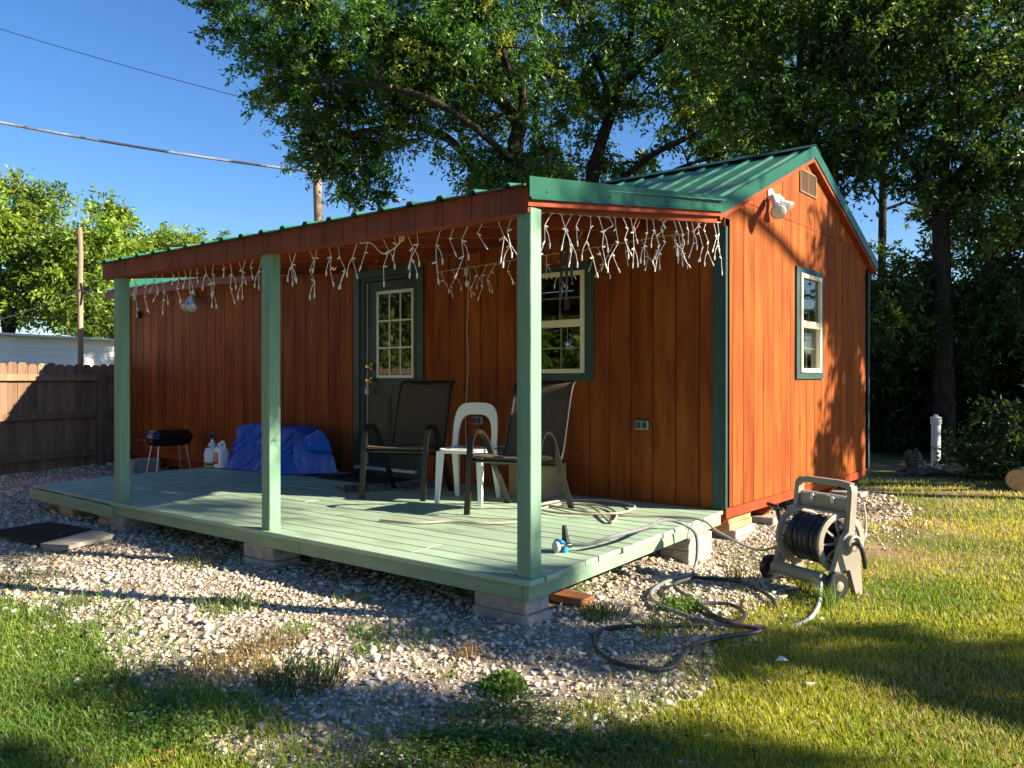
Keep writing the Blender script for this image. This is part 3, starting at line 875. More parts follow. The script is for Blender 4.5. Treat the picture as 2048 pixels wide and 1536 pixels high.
# gravel outline, walked along its visible edge in the photograph and closed behind the cabin
edge_px = [(-160, 1100), (-120, 1190), (0, 1207), (110, 1222), (215, 1252), (160, 1300), (250, 1345), (310, 1400), (420, 1450), (480, 1500), (510, 1560), (640, 1610), (790, 1580), (900, 1505),
           (1020, 1470), (1130, 1485), (1230, 1480), (1290, 1430), (1390, 1372), (1420, 1310), (1500, 1262), (1560, 1225), (1560, 1150), (1600, 1110), (1700, 1080), (1790, 1048), (1835, 1022), (1780, 992), (1745, 982)]
gravel_poly = [tuple(at(u, v, z=0)[:2]) for (u, v) in edge_px] + [(-.3, 3.9), (-9.3, 3.9), (-10.2, 1.5), (-9.2, -1.6), (-8.6, -3.4)]
dirt = M('bare_soil', (0.17, 0.125, 0.075), (0.28, 0.21, 0.13), rough=0.95, scale=2.5, bump=0.6, bscale=30, spec=0.05, stain=(0.10, 0.13, 0.035), stain_scale=.8, stain_range=(0.42, 0.6))
grit = M('gravel_fines', (0.22, 0.18, 0.135), (0.36, 0.31, 0.25), rough=0.95, scale=22, bump=0.8, bscale=60, spec=0.05, stain=(0.20, 0.15, 0.10), stain_scale=2.5, stain_range=(0.5, 0.7))
def sheet(name, xs, ys, hfun, mat, mask=None):
    X, Y = np.meshgrid(xs, ys)
    Z = hfun(X, Y)
    V = np.c_[X.ravel(), Y.ravel(), Z.ravel()]
    nx, ny = len(xs), len(ys)
    i = (np.arange(nx - 1)[None, :] + nx * np.arange(ny - 1)[:, None]).ravel()
    F = np.c_[i, i + 1, i + 1 + nx, i + nx]
    if mask is not None:
        c = V[F].mean(1)
        F = F[mask(c[:, 0], c[:, 1])]
        used, inv = np.unique(F, return_inverse=True)
        V, F = V[used], inv.reshape(F.shape)
    return tag(np_mesh(name, V, F, mat, smooth=True), kind='structure')
gx_ = np.concatenate([[-300, -150, -80, -45, -28, -18], np.arange(-13, 8.01, .12), [11, 18, 30, 50, 90, 160, 300]])
gy_ = np.concatenate([[-300, -150, -70, -35, -18, -11], np.arange(-8, 12.01, .12), [15, 20, 30, 50, 90, 160, 300]])
sheet('ground', gx_, gy_, lambda X, Y: ground_h(X, Y), dirt)
def in_gravel(X, Y, fuzz=0.0):
    wob = (fbm(X, Y, 1.6, 21) - .5) * .55
    wob2 = (fbm(X, Y, 1.6, 33) - .5) * .55
    return inside(X + wob, Y + wob2, gravel_poly)
sheet('gravel_bed', np.arange(-11, 4.01, .05), np.arange(-7, 4.2, .05), lambda X, Y: ground_h(X, Y) + .006, grit, mask=lambda X, Y: in_gravel(X, Y))

# stones: a set of angular convex shapes, scattered and sized one by one
def hull_rock(seed):
    r = np.random.default_rng(seed)
    bm = bmesh.new()
    p = r.normal(size=(11, 3)); p /= np.linalg.norm(p, axis=1)[:, None]
    p *= r.uniform(.6, 1.0, (11, 1)) * np.array([1.0, r.uniform(.65, .95), r.uniform(.38, .62)])
    for q in p: bm.verts.new(q)
    res = bmesh.ops.convex_hull(bm, input=bm.verts)
    bmesh.ops.delete(bm, geom=[g for g in res['geom_interior'] if isinstance(g, bmesh.types.BMVert)], context='VERTS')
    bmesh.ops.triangulate(bm, faces=bm.faces)
    bm.verts.index_update()
    V = np.array([v.co[:] for v in bm.verts]); F = np.array([[v.index for v in f.verts] for f in bm.faces])
    bm.free()
    return V, F
rocks = [hull_rock(100 + k) for k in range(18)]
def scatter_rocks(name, X, Y, Z, S, C, mat, seed):
    r = np.random.default_rng(seed)
    kind = r.integers(0, len(rocks), len(X))
    Vs, Fs, Cs, off = [], [], [], 0
    for k, (V, F) in enumerate(rocks):
        i = np.where(kind == k)[0]
        if not len(i): continue
        m = len(i)
        a = r.uniform(0, 2 * np.pi, m); tx = r.normal(0, .35, m); ty = r.normal(0, .35, m)
        ca, sa = np.cos(a), np.sin(a)
        P = V[None] * S[i][:, None, None]
        y = P[..., 1] * np.cos(tx)[:, None] - P[..., 2] * np.sin(tx)[:, None]
        z = P[..., 1] * np.sin(tx)[:, None] + P[..., 2] * np.cos(tx)[:, None]
        x = P[..., 0] * np.cos(ty)[:, None] + z * np.sin(ty)[:, None]
        z = -P[..., 0] * np.sin(ty)[:, None] + z * np.cos(ty)[:, None]
        P = np.stack([x * ca[:, None] - y * sa[:, None] + X[i][:, None], x * sa[:, None] + y * ca[:, None] + Y[i][:, None], z + Z[i][:, None]], -1)
        Vs.append(P.reshape(-1, 3)); Cs.append(np.repeat(C[i], len(V), 0))
        Fs.append((F[None] + (np.arange(m) * len(V))[:, None, None]).reshape(-1, 3) + off)
        off += m * len(V)
    return np_mesh(name, np.vstack(Vs), np.vstack(Fs), mat, colors=np.vstack(Cs))
stone_mat = tint_mat('limestone', rough=0.9, spec=0.12, noise_scale=45)
NS = 210000
X = rng.uniform(-10.3, 2.6, NS); Y = rng.uniform(-6.2, 3.6, NS)
def under_cabin(X, Y): return (X > HX0 + .3) & (X < -.35) & (Y > .25)
under_deck = lambda X, Y: (X > -5.8) & (X < -.25) & (Y > -2.2) & (Y < .2)
dist = np.hypot(X - CAM[0], Y - CAM[1])
bare = fbm(X, Y, .55, 51)
keep = in_gravel(X, Y) & ~under_cabin(X, Y) & (~under_deck(X, Y) | (rng.random(NS) < .25)) & (rng.random(NS) < np.clip(1.45 - dist / 11, .3, 1)) & ((bare < .64) | (rng.random(NS) < .8))
# stragglers in the lawn next to the bed
wx, wy = rng.normal(0, .22, NS), rng.normal(0, .22, NS)
strag = ~in_gravel(X, Y) & in_gravel(X + wx, Y + wy) & (rng.random(NS) < .5) & (Y < 3) & (X < 2)
keep |= strag
X, Y = X[keep], Y[keep]
dist = dist[keep]
S = np.clip(rng.lognormal(math.log(.0155), .42, len(X)), .009, .046)
S *= np.where(dist > 8, 1.25, 1.0)
Z = ground_h(X, Y) + .006 + S * rng.uniform(-.15, .32, len(X))
base = np.array([[.56, .50, .40], [.48, .39, .275], [.62, .58, .51], [.42, .335, .24], [.46, .42, .37], [.47, .33, .21]])
ci = rng.choice(len(base), len(X), p=[.32, .2, .24, .1, .09, .05])
C = base[ci] * rng.uniform(.72, 1.12, (len(X), 1)) * rng.normal(1, .03, (len(X), 3))
tag(scatter_rocks('gravel', X, Y, Z, S, np.clip(C, .04, .86), stone_mat, 5), 'angular white and tan limestone gravel spread around the deck', 'gravel', kind='stuff')

# grass: one blade = five vertices, bent; density falls with distance
def blades(X, Y, Z, H, Wd, C, bend, seed, lean=None):
    r = np.random.default_rng(seed)
    n = len(X)
    a = r.uniform(0, 2 * np.pi, n) if lean is None else r.normal(lean, 1.0, n)
    d = np.stack([np.cos(a), np.sin(a), np.zeros(n)], -1)
    b = a + np.pi / 2 + r.normal(0, .5, n)
    s = np.stack([np.cos(b), np.sin(b), np.zeros(n)], -1) * (Wd / 2)[:, None]
    P = np.stack([X, Y, Z], -1)
    up = np.array([0, 0, 1.0])
    k = (bend * r.uniform(.3, 1.3, n))[:, None]
    mid = P + up * (H * .55)[:, None] + d * (H[:, None] * k * .3)
    tip = P + up * (H * np.clip(1 - .35 * k[:, 0] ** 2, .35, 1))[:, None] + d * (H[:, None] * k)
    V = np.stack([P - s, P + s, mid - s * .75, mid + s * .75, tip], 1).reshape(-1, 3)
    i = np.arange(n)[:, None] * 5
    F = np.concatenate([i + np.array([0, 1, 3]), i + np.array([0, 3, 2]), i + np.array([2, 3, 4])])
    return V, F, np.repeat(C, 5, 0)
grass_mat = tint_mat('grass_blade', rough=0.5, spec=0.3, trans=0.42, trans_gain=1.5)
def lawn_points(n, u0, u1, v0, v1):
    """ground points seen evenly over a window of the view, so that near grass is denser"""
    u = rng.uniform(u0, u1, n); v = rng.uniform(v0, v1, n)
    a, b = (u - CXP) / FPX, -(v - HOR) / FPX
    t = (0.02 - CAM[2]) / b
    return CAM[0] + t * (a * _r[0] + _f[0]), CAM[1] + t * (a * _r[1] + _f[1])
def solid(X, Y):
    return ((X > HX0) & (X < .02) & (Y > -.02) & (Y < HW)) | ((X > -6.1) & (X < .24) & (Y > -2.74) & (Y < .05))
Xa, Ya = lawn_points(150000, -500, 2700, 935, 1850)
Xb, Yb = lawn_points(90000, 1150, 2300, 960, 1560)
Xc, Yc = lawn_points(36000, -100, 760, 1190, 1560)
Xd, Yd = rng.uniform(CAM[0] - 5.5, CAM[0] + 4, 45000), rng.uniform(CAM[1] - 2, CAM[1] + 3.2, 45000)
X, Y = np.concatenate([Xa, Xb, Xc, Xd]), np.concatenate([Ya, Yb, Yc, Yd])
gr = in_gravel(X, Y)
tuft = fbm(X, Y, 2.6, 71)
edge_d = ~gr & in_gravel(X + rng.normal(0, .12, len(X)), Y + rng.normal(0, .12, len(X)))
dist = np.hypot(X - CAM[0], Y - CAM[1])
bare = fbm(X, Y, .8, 91)
# worn soil beside the hose reel and the gable
worn = np.exp(-(((X - .95) / .65) ** 2 + ((Y - .75) / 1.3) ** 2))
keep = (~gr & (rng.random(len(X)) < np.clip(1.25 - 1.15 * worn - .5 * (bare > .62), .12, 1)))
keep |= gr & (tuft > .70) & (rng.random(len(X)) < .35)
near_edge = gr & ~in_gravel(X + rng.normal(0, .26, len(X)), Y + rng.normal(0, .26, len(X)))
keep |= near_edge & (rng.random(len(X)) < .38)
keep &= ~solid(X, Y) & (dist < 24) & (dist > .6) & ((X > -9.6) | (Y < -3))
X, Y, dist, gr, tuft, bare = X[keep], Y[keep], dist[keep], gr[keep], tuft[keep], bare[keep]
H = rng.uniform(.014, .046, len(X)) * (.75 + .5 * tuft) * np.where(dist > 7, 1.25, 1.0)
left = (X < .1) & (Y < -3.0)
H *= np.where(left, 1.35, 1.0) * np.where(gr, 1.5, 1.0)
W_ = np.clip(.0024 + .0007 * dist, .003, .010) * rng.uniform(.7, 1.3, len(X))
mixf = np.clip((fbm(X, Y, 1.1, 131) - .3) * 2 + rng.normal(0, .22, len(X)), 0, 1)[:, None]
C = (np.array([.125, .215, .020]) * (1 - mixf) + np.array([.44, .43, .055]) * mixf)
dry = rng.random(len(X)) < (.10 + .25 * (bare > .55))
C[dry] = np.array([.40, .33, .155])
C[left] *= np.array([.50, .75, .85])  # shade over the near left lawn, put into the blade colour
C *= rng.uniform(.75, 1.25, (len(X), 1))
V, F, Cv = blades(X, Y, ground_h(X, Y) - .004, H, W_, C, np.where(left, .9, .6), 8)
tag(np_mesh('grass', V, F, grass_mat, colors=Cv), 'short green and yellow lawn grass round the gravel', 'grass', kind='stuff')

# low broad-leaved weeds along the lawn edge
def leaflets(P, size, C, seed, flat=.6, aspect=.6, fold=.15, D=None):
    """one rhombus leaf per point, folded along its rib"""
    r = np.random.default_rng(seed)
    n = len(P)
    nrm = r.normal(size=(n, 3)) * (1 - flat) + np.array([0, 0, 1.0]) * flat * 1.6
    nrm /= np.linalg.norm(nrm, axis=1)[:, None]
    d = r.normal(size=(n, 3)) if D is None else D.copy()
    d -= nrm * (d * nrm).sum(1)[:, None]
    d /= np.linalg.norm(d, axis=1)[:, None] + 1e-9
    s = np.cross(nrm, d)
    L_ = size * r.uniform(.6, 1.3, n)
    a = P; b = P + d * L_[:, None]
    m = P + d * (L_ * .45)[:, None]
    w = (L_ * aspect * .5)[:, None]
    l = m + s * w + nrm * (L_ * fold)[:, None]; q = m - s * w + nrm * (L_ * fold)[:, None]
    V = np.stack([a, l, b, q], 1).reshape(-1, 3)
    i = np.arange(n)[:, None] * 4
    F = np.concatenate([i + np.array([0, 2, 1]), i + np.array([0, 3, 2])])
    return V, F, np.repeat(C, 4, 0)
weed_leaf = tint_mat('weed_leaf', rough=0.5, spec=0.3, trans=0.3)
def weed_points(u, v, ru, rv, n, h):
    uu = u + rng.normal(0, ru, n); vv = np.clip(v + rng.normal(0, rv, n), 900, 1700)
    a, b = (uu - CXP) / FPX, -(vv - HOR) / FPX
    t = -CAM[2] / b
    X, Y = CAM[0] + t * (a * _r[0] + _f[0]), CAM[1] + t * (a * _r[1] + _f[1])
    return np.c_[X, Y, ground_h(X, Y) + rng.uniform(.005, h, n)]
Ps = [weed_points(u, v, ru, rv, n, h) for (u, v, ru, rv, n, h) in ((920, 1500, 90, 20, 1500, .05), (1080, 1510, 80, 20, 1100, .05), (800, 1550, 70, 18, 500, .05), (360, 1475, 80, 25, 900, .06),
      (1010, 1440, 70, 12, 700, .05), (170, 1330, 60, 30, 500, .05), (1240, 1500, 60, 22, 700, .05), (90, 1120, 70, 8, 260, .05), (1480, 1100, 30, 8, 260, .05), (1160, 1185, 25, 8, 200, .05), (1010, 1400, 30, 8, 200, .04))]
P = np.vstack(Ps)
C = np.array([.085, .165, .028]) * rng.uniform(.6, 1.5, (len(P), 1))
V, F, Cv = leaflets(P, np.full(len(P), .017), C, 3, flat=.65, aspect=.8)
tag(np_mesh('ground_cover', V, F, weed_leaf, colors=Cv), 'small clover-like weeds creeping over the gravel edge', 'ground cover', kind='stuff')

# single weeds and grass tufts that stand out
def tuft_plant(u, v, n, h, spread, col, label, bend=.9, leafy=0):
    b = at(u, v, z=0)
    t = thing('grass_tuft', label, 'weed', (b.x, b.y, float(ground_h(b.x, b.y))), group='weeds in the gravel')
    r = np.random.default_rng(int(u * 7 + v))
    a = r.uniform(0, 6.28, n); q = spread * np.sqrt(r.random(n))
    X, Y = b.x + q * np.cos(a), b.y + q * np.sin(a)
    C = np.array(col) * r.uniform(.6, 1.4, (n, 1))
    V, F, Cv = blades(X, Y, ground_h(X, Y), h * r.uniform(.5, 1.1, n), np.full(n, .0055) * r.uniform(.7, 1.3, n), C, np.full(n, bend), int(u))
    np_mesh('blades', V, F, grass_mat, t, colors=Cv)
    if leafy:
        a = r.uniform(0, 6.28, leafy); q = spread * .9 * np.sqrt(r.random(leafy))
        P = np.c_[b.x + q * np.cos(a), b.y + q * np.sin(a), ground_h(b.x, b.y) + h * r.uniform(.1, .8, leafy) * (1.1 - q / spread * .6)]
        V, F, Cv = leaflets(P, np.full(leafy, .024), np.array([.10, .19, .03]) * r.uniform(.6, 1.5, (leafy, 1)), int(v), flat=.4, aspect=.7)
        np_mesh('leaves', V, F, weed_leaf, t, colors=Cv)
G_, D_ = (.075, .13, .025), (.36, .27, .13)
tuft_plant(1005, 1385, 60, .10, .10, G_, 'bushy green weed with small leaves alone in the gravel', .6, 420)
tuft_plant(600, 1378, 220, .16, .17, (.06, .10, .025), 'dark sprawling grass tuft in the gravel', 1.1)
tuft_plant(455, 1350, 200, .12, .20, D_, 'dry straw coloured grass clump in the gravel', 1.3)
tuft_plant(540, 1300, 120, .13, .14, (.20, .16, .07), 'brownish half dead grass tuft in the gravel', 1.1)
tuft_plant(1362, 1222, 90, .10, .13, G_, 'leafy green weed inside the hose loop', .7, 380)
tuft_plant(1210, 1240, 130, .12, .12, G_, 'dark grass tuft by the corner concrete blocks', 1.0)
tuft_plant(1465, 1150, 40, .16, .05, (.16, .24, .05), 'pale upright grass tuft by the hose reel wheel', .7)
tuft_plant(1655, 1215, 60, .17, .06, (.12, .20, .06), 'tall grass tuft growing against the reel bar', .5)
tuft_plant(1330, 1262, 110, .10, .13, G_, 'flat grass tuft between two hose lengths', 1.0)
tuft_plant(400, 1130, 120, .10, .18, (.10, .11, .03), 'brown and green weeds in front of the deck shade', 1.1)
tuft_plant(40, 1165, 120, .10, .20, G_, 'green grass clump in the gravel before the door mat', 1.0)
tuft_plant(945, 1315, 45, .10, .06, (.45, .30, .14), 'dead tan grass sprig in sunlit gravel', 1.2)
tuft_plant(70, 945, 70, .12, .15, G_, 'small green tuft at the foot of the wooden fence', .8)

# dead leaves and straw bits blown over gravel and soil
n_ = 1500
X, Y = lawn_points(n_, -100, 2100, 985, 1560)
ok = ~solid(X, Y) & (np.hypot(X - CAM[0], Y - CAM[1]) < 9)
X, Y = X[ok], Y[ok]
P = np.c_[X, Y, ground_h(X, Y) + rng.uniform(.012, .034, len(X))]
C = np.array([.22, .13, .06]) * rng.uniform(.5, 1.7, (len(X), 1)) * rng.normal(1, .08, (len(X), 3))
V, F, Cv = leaflets(P, rng.uniform(.012, .034, len(X)), np.clip(C, .02, .6), 77, flat=.5, aspect=.35, fold=.25)
tag(np_mesh('dead_leaves', V, F, weed_leaf, colors=Cv), 'scattered brown dead leaves and straw bits on gravel and lawn', 'leaf litter', kind='stuff')
# ------------------------------------------------------------------ trees
bark = M('bark', (0.026, 0.021, 0.017), (0.060, 0.048, 0.038), rough=0.95, scale=5, stretch=(5, 5, 1), bump=0.8, bscale=14, spec=0.05)
leaf_mat = tint_mat('tree_leaf', rough=0.42, spec=0.45, trans=0.34, trans_gain=1.7)
def make_tree(name, label, stems, blobs, n_twigs, n_leaves, leaf, seed, col=(.036, .098, .018), col2=(.085, .185, .026), bright=0.04, trunk_r=.16, sigma=.26, bare=0, cat='tree', group=None, aspect=.42, sprigs=False):
    """stems: trunk polylines; blobs: crown ellipsoids (centre, radii, weight). Twigs grow from the nearest wood, leaves hang round twig ends"""
    r = np.random.default_rng(seed)
    base = Vector(stems[0][0])
    t = thing(name, label, cat, base, group=group)
    P, par, nodes_are = [], [], []
    for st in stems:
        pts = smooth_path(st, 5)
        st_par = -1
        if P:
            dd = np.linalg.norm(np.array(P) - np.array(pts[0]), axis=1)
            if dd.min() < .6: st_par = int(dd.argmin())
        for p in pts:
            P.append(np.array(p)); par.append(st_par); st_par = len(P) - 1
    n_stem = len(P)
    w = np.array([b[2] for b in blobs], float); w /= w.sum()
    k = r.choice(len(blobs), n_twigs, p=w)
    d = r.normal(size=(n_twigs, 3)); d /= np.linalg.norm(d, axis=1)[:, None]
    rad = r.random(n_twigs) ** (1 / 2.2)
    A = np.array([blobs[i][0] for i in k], float) + d * rad[:, None] * np.array([blobs[i][1] for i in k], float)
    S = np.array(P)
    o = np.argsort([np.linalg.norm(S - a, axis=1).min() for a in A])
    A = A[o]
    arr = np.zeros((n_stem + n_twigs * 4, 3)); arr[:n_stem] = S
    m = n_stem
    ends = []
    for a in A:
        q = arr[:m]
        dd = np.linalg.norm(q - a, axis=1) + .35 * np.maximum(0, q[:, 2] - a[2])
        j = int(dd.argmin())
        s = arr[j].copy(); ln = np.linalg.norm(a - s)
        ns = 1 if ln < .5 else 2 if ln < 1.2 else 3
        pj = j
        for i in range(1, ns + 1):
            f = i / ns
            pt = s + (a - s) * f + r.normal(0, .07 * ln, 3) * (f < 1) + np.array([0, 0, .12 * ln * math.sin(math.pi * f)])
            arr[m] = pt; par.append(pj); pj = m; m += 1
        ends.append(pj)
    arr = arr[:m]
    par = np.array(par)
    area = np.zeros(m)
    area[ends] = .0065 ** 2
    for i in range(m - 1, -1, -1):
        if par[i] >= 0: area[par[i]] += area[i] * 1.02
    rads = np.sqrt(area) * 1.0
    sc = trunk_r / max(rads[0], 1e-6)
    rads = np.maximum(rads * min(1.0, sc) if sc < 1 else rads * (1 + (sc - 1) * np.clip(rads / rads[0], 0, 1) ** .6), .005)
    # woody mesh: tapered five-sided tubes
    i = np.where(par >= 0)[0]
    p0, p1, r0, r1 = arr[par[i]], arr[i], np.minimum(rads[par[i]], rads[i] * 1.5 + .004), rads[i]
    ax = p1 - p0; ax /= np.linalg.norm(ax, axis=1)[:, None] + 1e-9
    ref = np.where(np.abs(ax[:, 2:3]) > .9, np.array([[1.0, 0, 0]]), np.array([[0, 0, 1.0]]))
    u = np.cross(ax, ref); u /= np.linalg.norm(u, axis=1)[:, None] + 1e-9
    v = np.cross(ax, u)
    ns = 6
    ang = np.arange(ns) * 2 * np.pi / ns
    ring = u[:, None] * np.cos(ang)[None, :, None] + v[:, None] * np.sin(ang)[None, :, None]
    Vw = np.concatenate([p0[:, None] - (ax * r0[:, None] * .4)[:, None] + ring * r0[:, None, None], p1[:, None] + (ax * r1[:, None] * .4)[:, None] + ring * r1[:, None, None]], 1).reshape(-1, 3)
    b = (np.arange(len(i)) * 2 * ns)[:, None]
    Fw = np.concatenate([b + np.array([q, (q + 1) % ns, ns + (q + 1) % ns, ns + q]) for q in range(ns)])
    np_mesh('trunk', Vw, Fw, bark, t, smooth=True)
    # leaves round twig ends, in loose sprays
    ends = np.array(ends)
    if bare: ends = ends[r.random(len(ends)) > bare]
    per = r.multinomial(n_leaves, r.dirichlet(np.full(len(ends), 2.2)))
    idx = np.repeat(np.arange(len(ends)), per)
    # each twig end carries a fan of fine sprigs; leaves sit along them
    KS = 6
    sd = r.normal(size=(len(ends), KS, 3)) * np.array([1, 1, .7])
    out = arr[ends] - arr[par[ends]]
    sd += (out / (np.linalg.norm(out, axis=1)[:, None] + 1e-9))[:, None] * .9 + np.array([0, 0, -.15])
    sd /= np.linalg.norm(sd, axis=2)[..., None] + 1e-9
    sl = sigma * 2.1 * r.uniform(.5, 1.3, (len(ends), KS))
    so = arr[ends][:, None] - out[:, None] * r.uniform(0, .5, (len(ends), KS, 1))
    ks = r.integers(0, KS, len(idx))
    tt = r.random(len(idx)) ** .8
    Pl = so[idx, ks] + sd[idx, ks] * (sl[idx, ks] * tt)[:, None] + r.normal(0, sigma * .16, (len(idx), 3)) - np.array([0, 0, 1.0]) * (sl[idx, ks] * tt ** 2 * .25)[:, None]
    Dl = sd[idx, ks] * .7 + r.normal(0, .55, (len(idx), 3)) + np.array([0, 0, -.25])
    if sprigs:
        p0 = so.reshape(-1, 3); p1 = p0 + (sd * sl[..., None]).reshape(-1, 3) * .9
        w = np.array([.004, 0, 0]); w2 = np.array([0, .004, .0])
        n_ = len(p0)
        Vs_ = np.stack([p0 - w - w2, p0 + w - w2, p0 + w2, p1], 1).reshape(-1, 3)
        b_ = np.arange(n_)[:, None] * 4
        Fs_ = np.concatenate([b_ + np.array([0, 1, 3]), b_ + np.array([1, 2, 3]), b_ + np.array([2, 0, 3])])
        so_ = np_mesh('sprigs', Vs_, Fs_, bark, t)
        so_['kind'] = 'stuff'
    cl = r.uniform(.55, 1.35, len(ends))
    hue = np.clip(r.normal(.4, .3, len(ends)), 0, 1)
    C = np.array(col) * (1 - hue[idx][:, None]) + np.array(col2) * hue[idx][:, None]
    C = C * (cl[idx] * r.uniform(.7, 1.35, len(idx)))[:, None]
    yb = r.random(len(ends)) < bright
    C[yb[idx]] = np.array([.24, .29, .05]) * r.uniform(.7, 1.2, (yb[idx].sum(), 1))
    V, F, Cv = leaflets(Pl, np.full(len(Pl), leaf), C, seed + 1, flat=.35, aspect=aspect, fold=.10, D=Dl)
    np_mesh('crown', V, F, leaf_mat, t, colors=Cv)
    return t
def col(u, depth, *zs):
    """a standing line of points at column u"""
    p = away(u, depth)
    return [(p.x, p.y, z) for z in zs]
def pt(u, v, depth):
    p = away(u, depth)
    return (p.x, p.y, CAM[2] - (v - HOR) / FPX * depth)
# the wide leaning tree behind the porch roof
D = 15.5
make_tree('ash_tree', 'wide spreading tree leaning over the porch roof with arching limb', 
          [[pt(1035, 880, D), pt(1030, 600, D), pt(1025, 350, D), pt(1045, 200, D), pt(1030, 40, D), pt(1050, -150, D)],
           [pt(1028, 450, D), pt(965, 360, D), pt(905, 285, D), pt(840, 255, D), pt(740, 262, D - .4), pt(650, 290, D - .6)],
           [pt(1040, 250, D), pt(940, 130, D + .6), pt(800, 60, D), pt(640, 40, D)],
           [pt(1035, 330, D), pt(900, 220, D - 1.2), pt(760, 170, D - 1.5), pt(600, 160, D - 1.2)],
           [pt(1030, 180, D), pt(980, 40, D - 1), pt(900, -80, D - 1)]],
          [(pt(720, 110, D - .4), (2.2, 1.9, 1.15), 5), (pt(860, 180, D), (1.7, 1.8, 1.1), 4), (pt(560, 60, D), (1.2, 1.5, .75), 1.8), (pt(600, 170, D), (.8, 1.2, .75), 1.3), (pt(680, 270, D), (.95, 1.2, .62), 2.0),
           (pt(800, -40, D), (2.5, 2.2, 1.1), 3.6), (pt(960, 60, D - .6), (1.6, 1.8, 1.3), 3.2), (pt(640, 320, D - .3), (.7, .8, .28), .6), (pt(1010, 300, D), (.9, 1.2, 1.0), 1.8), (pt(1030, 370, D), (1.3, 1.2, .45), 1.6),
           (pt(730, 360, D - .3), (.45, .6, .38), .5), (pt(560, -60, D), (1.6, 2.0, .9), 1.4), (pt(1000, 130, D + .6), (1.0, 1.4, 1.6), 1.6), (pt(900, 330, D), (.5, .6, .25), .15)],
          900, 88000, .11, 11, bright=.07, trunk_r=.21, sigma=.20, aspect=.38, sprigs=True)
# the forked tree right of it
D = 17.5
make_tree('forked_tree', 'dark trunked tree forking high above the cabin ridge',
          [[pt(1150, 880, D), pt(1170, 500, D), pt(1190, 330, D), pt(1235, 185, D), pt(1262, 60, D), pt(1275, -120, D)],
           [pt(1238, 180, D), pt(1290, 125, D), pt(1345, 75, D), pt(1400, -20, D)],
           [pt(1195, 330, D), pt(1215, 200, D + .5), pt(1185, 110, D + .5), pt(1140, 20, D + .5)],
           [pt(1180, 420, D), pt(1290, 320, D - .6), pt(1400, 265, D - .8), pt(1500, 225, D - .8)],
           [pt(1180, 450, D), pt(1330, 350, D - .4), pt(1440, 310, D - .4)],
           [pt(1170, 480, D), pt(1100, 330, D), pt(1070, 210, D), pt(1120, 60, D + .4)]],
          [(pt(1170, 60, D), (1.5, 2.0, 1.3), 3), (pt(1330, 40, D), (1.6, 1.8, 1.1), 3), (pt(1120, 220, D), (.9, 1.5, 1.0), 1.6), (pt(1300, 190, D), (.9, 1.4, .6), 1.0), (pt(1440, 120, D - .6), (1.2, 1.5, 1.3), 2.6),
           (pt(1450, 270, D - .6), (1.3, 1.3, .55), 1.6), (pt(1250, -80, D), (2.8, 2.2, 1.2), 3), (pt(1110, 350, D), (1.0, 1.2, .5), 1.3), (pt(1250, 330, D + .5), (.9, 1.0, .35), .8), (pt(1190, 200, D + .8), (.7, 1.0, .8), .7)],
          600, 46000, .12, 23, bright=.06, trunk_r=.20, sigma=.21, aspect=.40, sprigs=True)
# slender trees behind the cabin and to its right
D = 13.5
make_tree('slender_tree', 'slender upright tree rising just behind the gable peak',
          [[pt(1610, 880, D), pt(1606, 500, D), pt(1602, 300, D), pt(1600, 120, D), pt(1606, -60, D), pt(1600, -260, D)],
           [pt(1604, 320, D), pt(1560, 200, D), pt(1500, 130, D), pt(1440, 60, D)],
           [pt(1604, 300, D), pt(1670, 190, D), pt(1740, 90, D), pt(1800, -20, D)],
           [pt(1606, 420, D), pt(1680, 290, D + .4), pt(1760, 230, D + .4)]],
          [(pt(1600, -60, D), (2.4, 2.0, 1.2), 4), (pt(1500, 60, D), (1.1, 1.4, 1.0), 2.2), (pt(1720, 60, D), (1.3, 1.5, 1.1), 2.8), (pt(1540, 220, D), (.8, 1.0, .6), 1.2), (pt(1690, 230, D), (.9, 1.1, .7), 1.5), (pt(1590, 300, D + .8), (.8, 1.0, .45), 1.0), (pt(1660, 330, D), (.7, 1.0, .5), 1.0)],
          480, 36000, .11, 31, bright=.04, trunk_r=.13, sigma=.20, aspect=.38, sprigs=True)
D = 13.0
make_tree('broad_tree', 'broad dark tree standing right of the gable behind the white pipe',
          [[pt(1890, 900, D), pt(1885, 650, D), pt(1882, 430, D), pt(1890, 300, D), pt(1900, 120, D), pt(1890, -100, D)],
           [pt(1884, 470, D), pt(1850, 380, D), pt(1800, 300, D), pt(1740, 250, D)],
           [pt(1886, 400, D), pt(1950, 300, D), pt(2030, 200, D), pt(2100, 120, D)],
           [pt(1884, 560, D), pt(1800, 500, D - .3), pt(1740, 480, D - .3)]],
          [(pt(1880, 60, D), (1.9, 1.9, 1.3), 4), (pt(2020, 180, D), (1.3, 1.6, 1.3), 3), (pt(1800, 270, D), (.9, 1.3, .8), 1.8), (pt(1900, 320, D), (.8, 1.1, .6), 1.2), (pt(2010, 400, D), (1.0, 1.2, .9), 2.2), (pt(1800, 600, D), (.55, .8, .7), 1.2), (pt(1900, 640, D + .6), (.9, 1.0, .7), 1.8),
           (pt(2040, 600, D), (.9, 1.1, .8), 2.0), (pt(1990, -60, D), (2.2, 2.0, 1.1), 2.4), (pt(1760, 100, D + 1), (1.2, 1.3, 1.0), 1.6)],
          640, 54000, .115, 41, bright=.02, trunk_r=.17, sigma=.21, aspect=.40, sprigs=True, col=(.03, .08, .016), col2=(.065, .14, .024))
D = 20
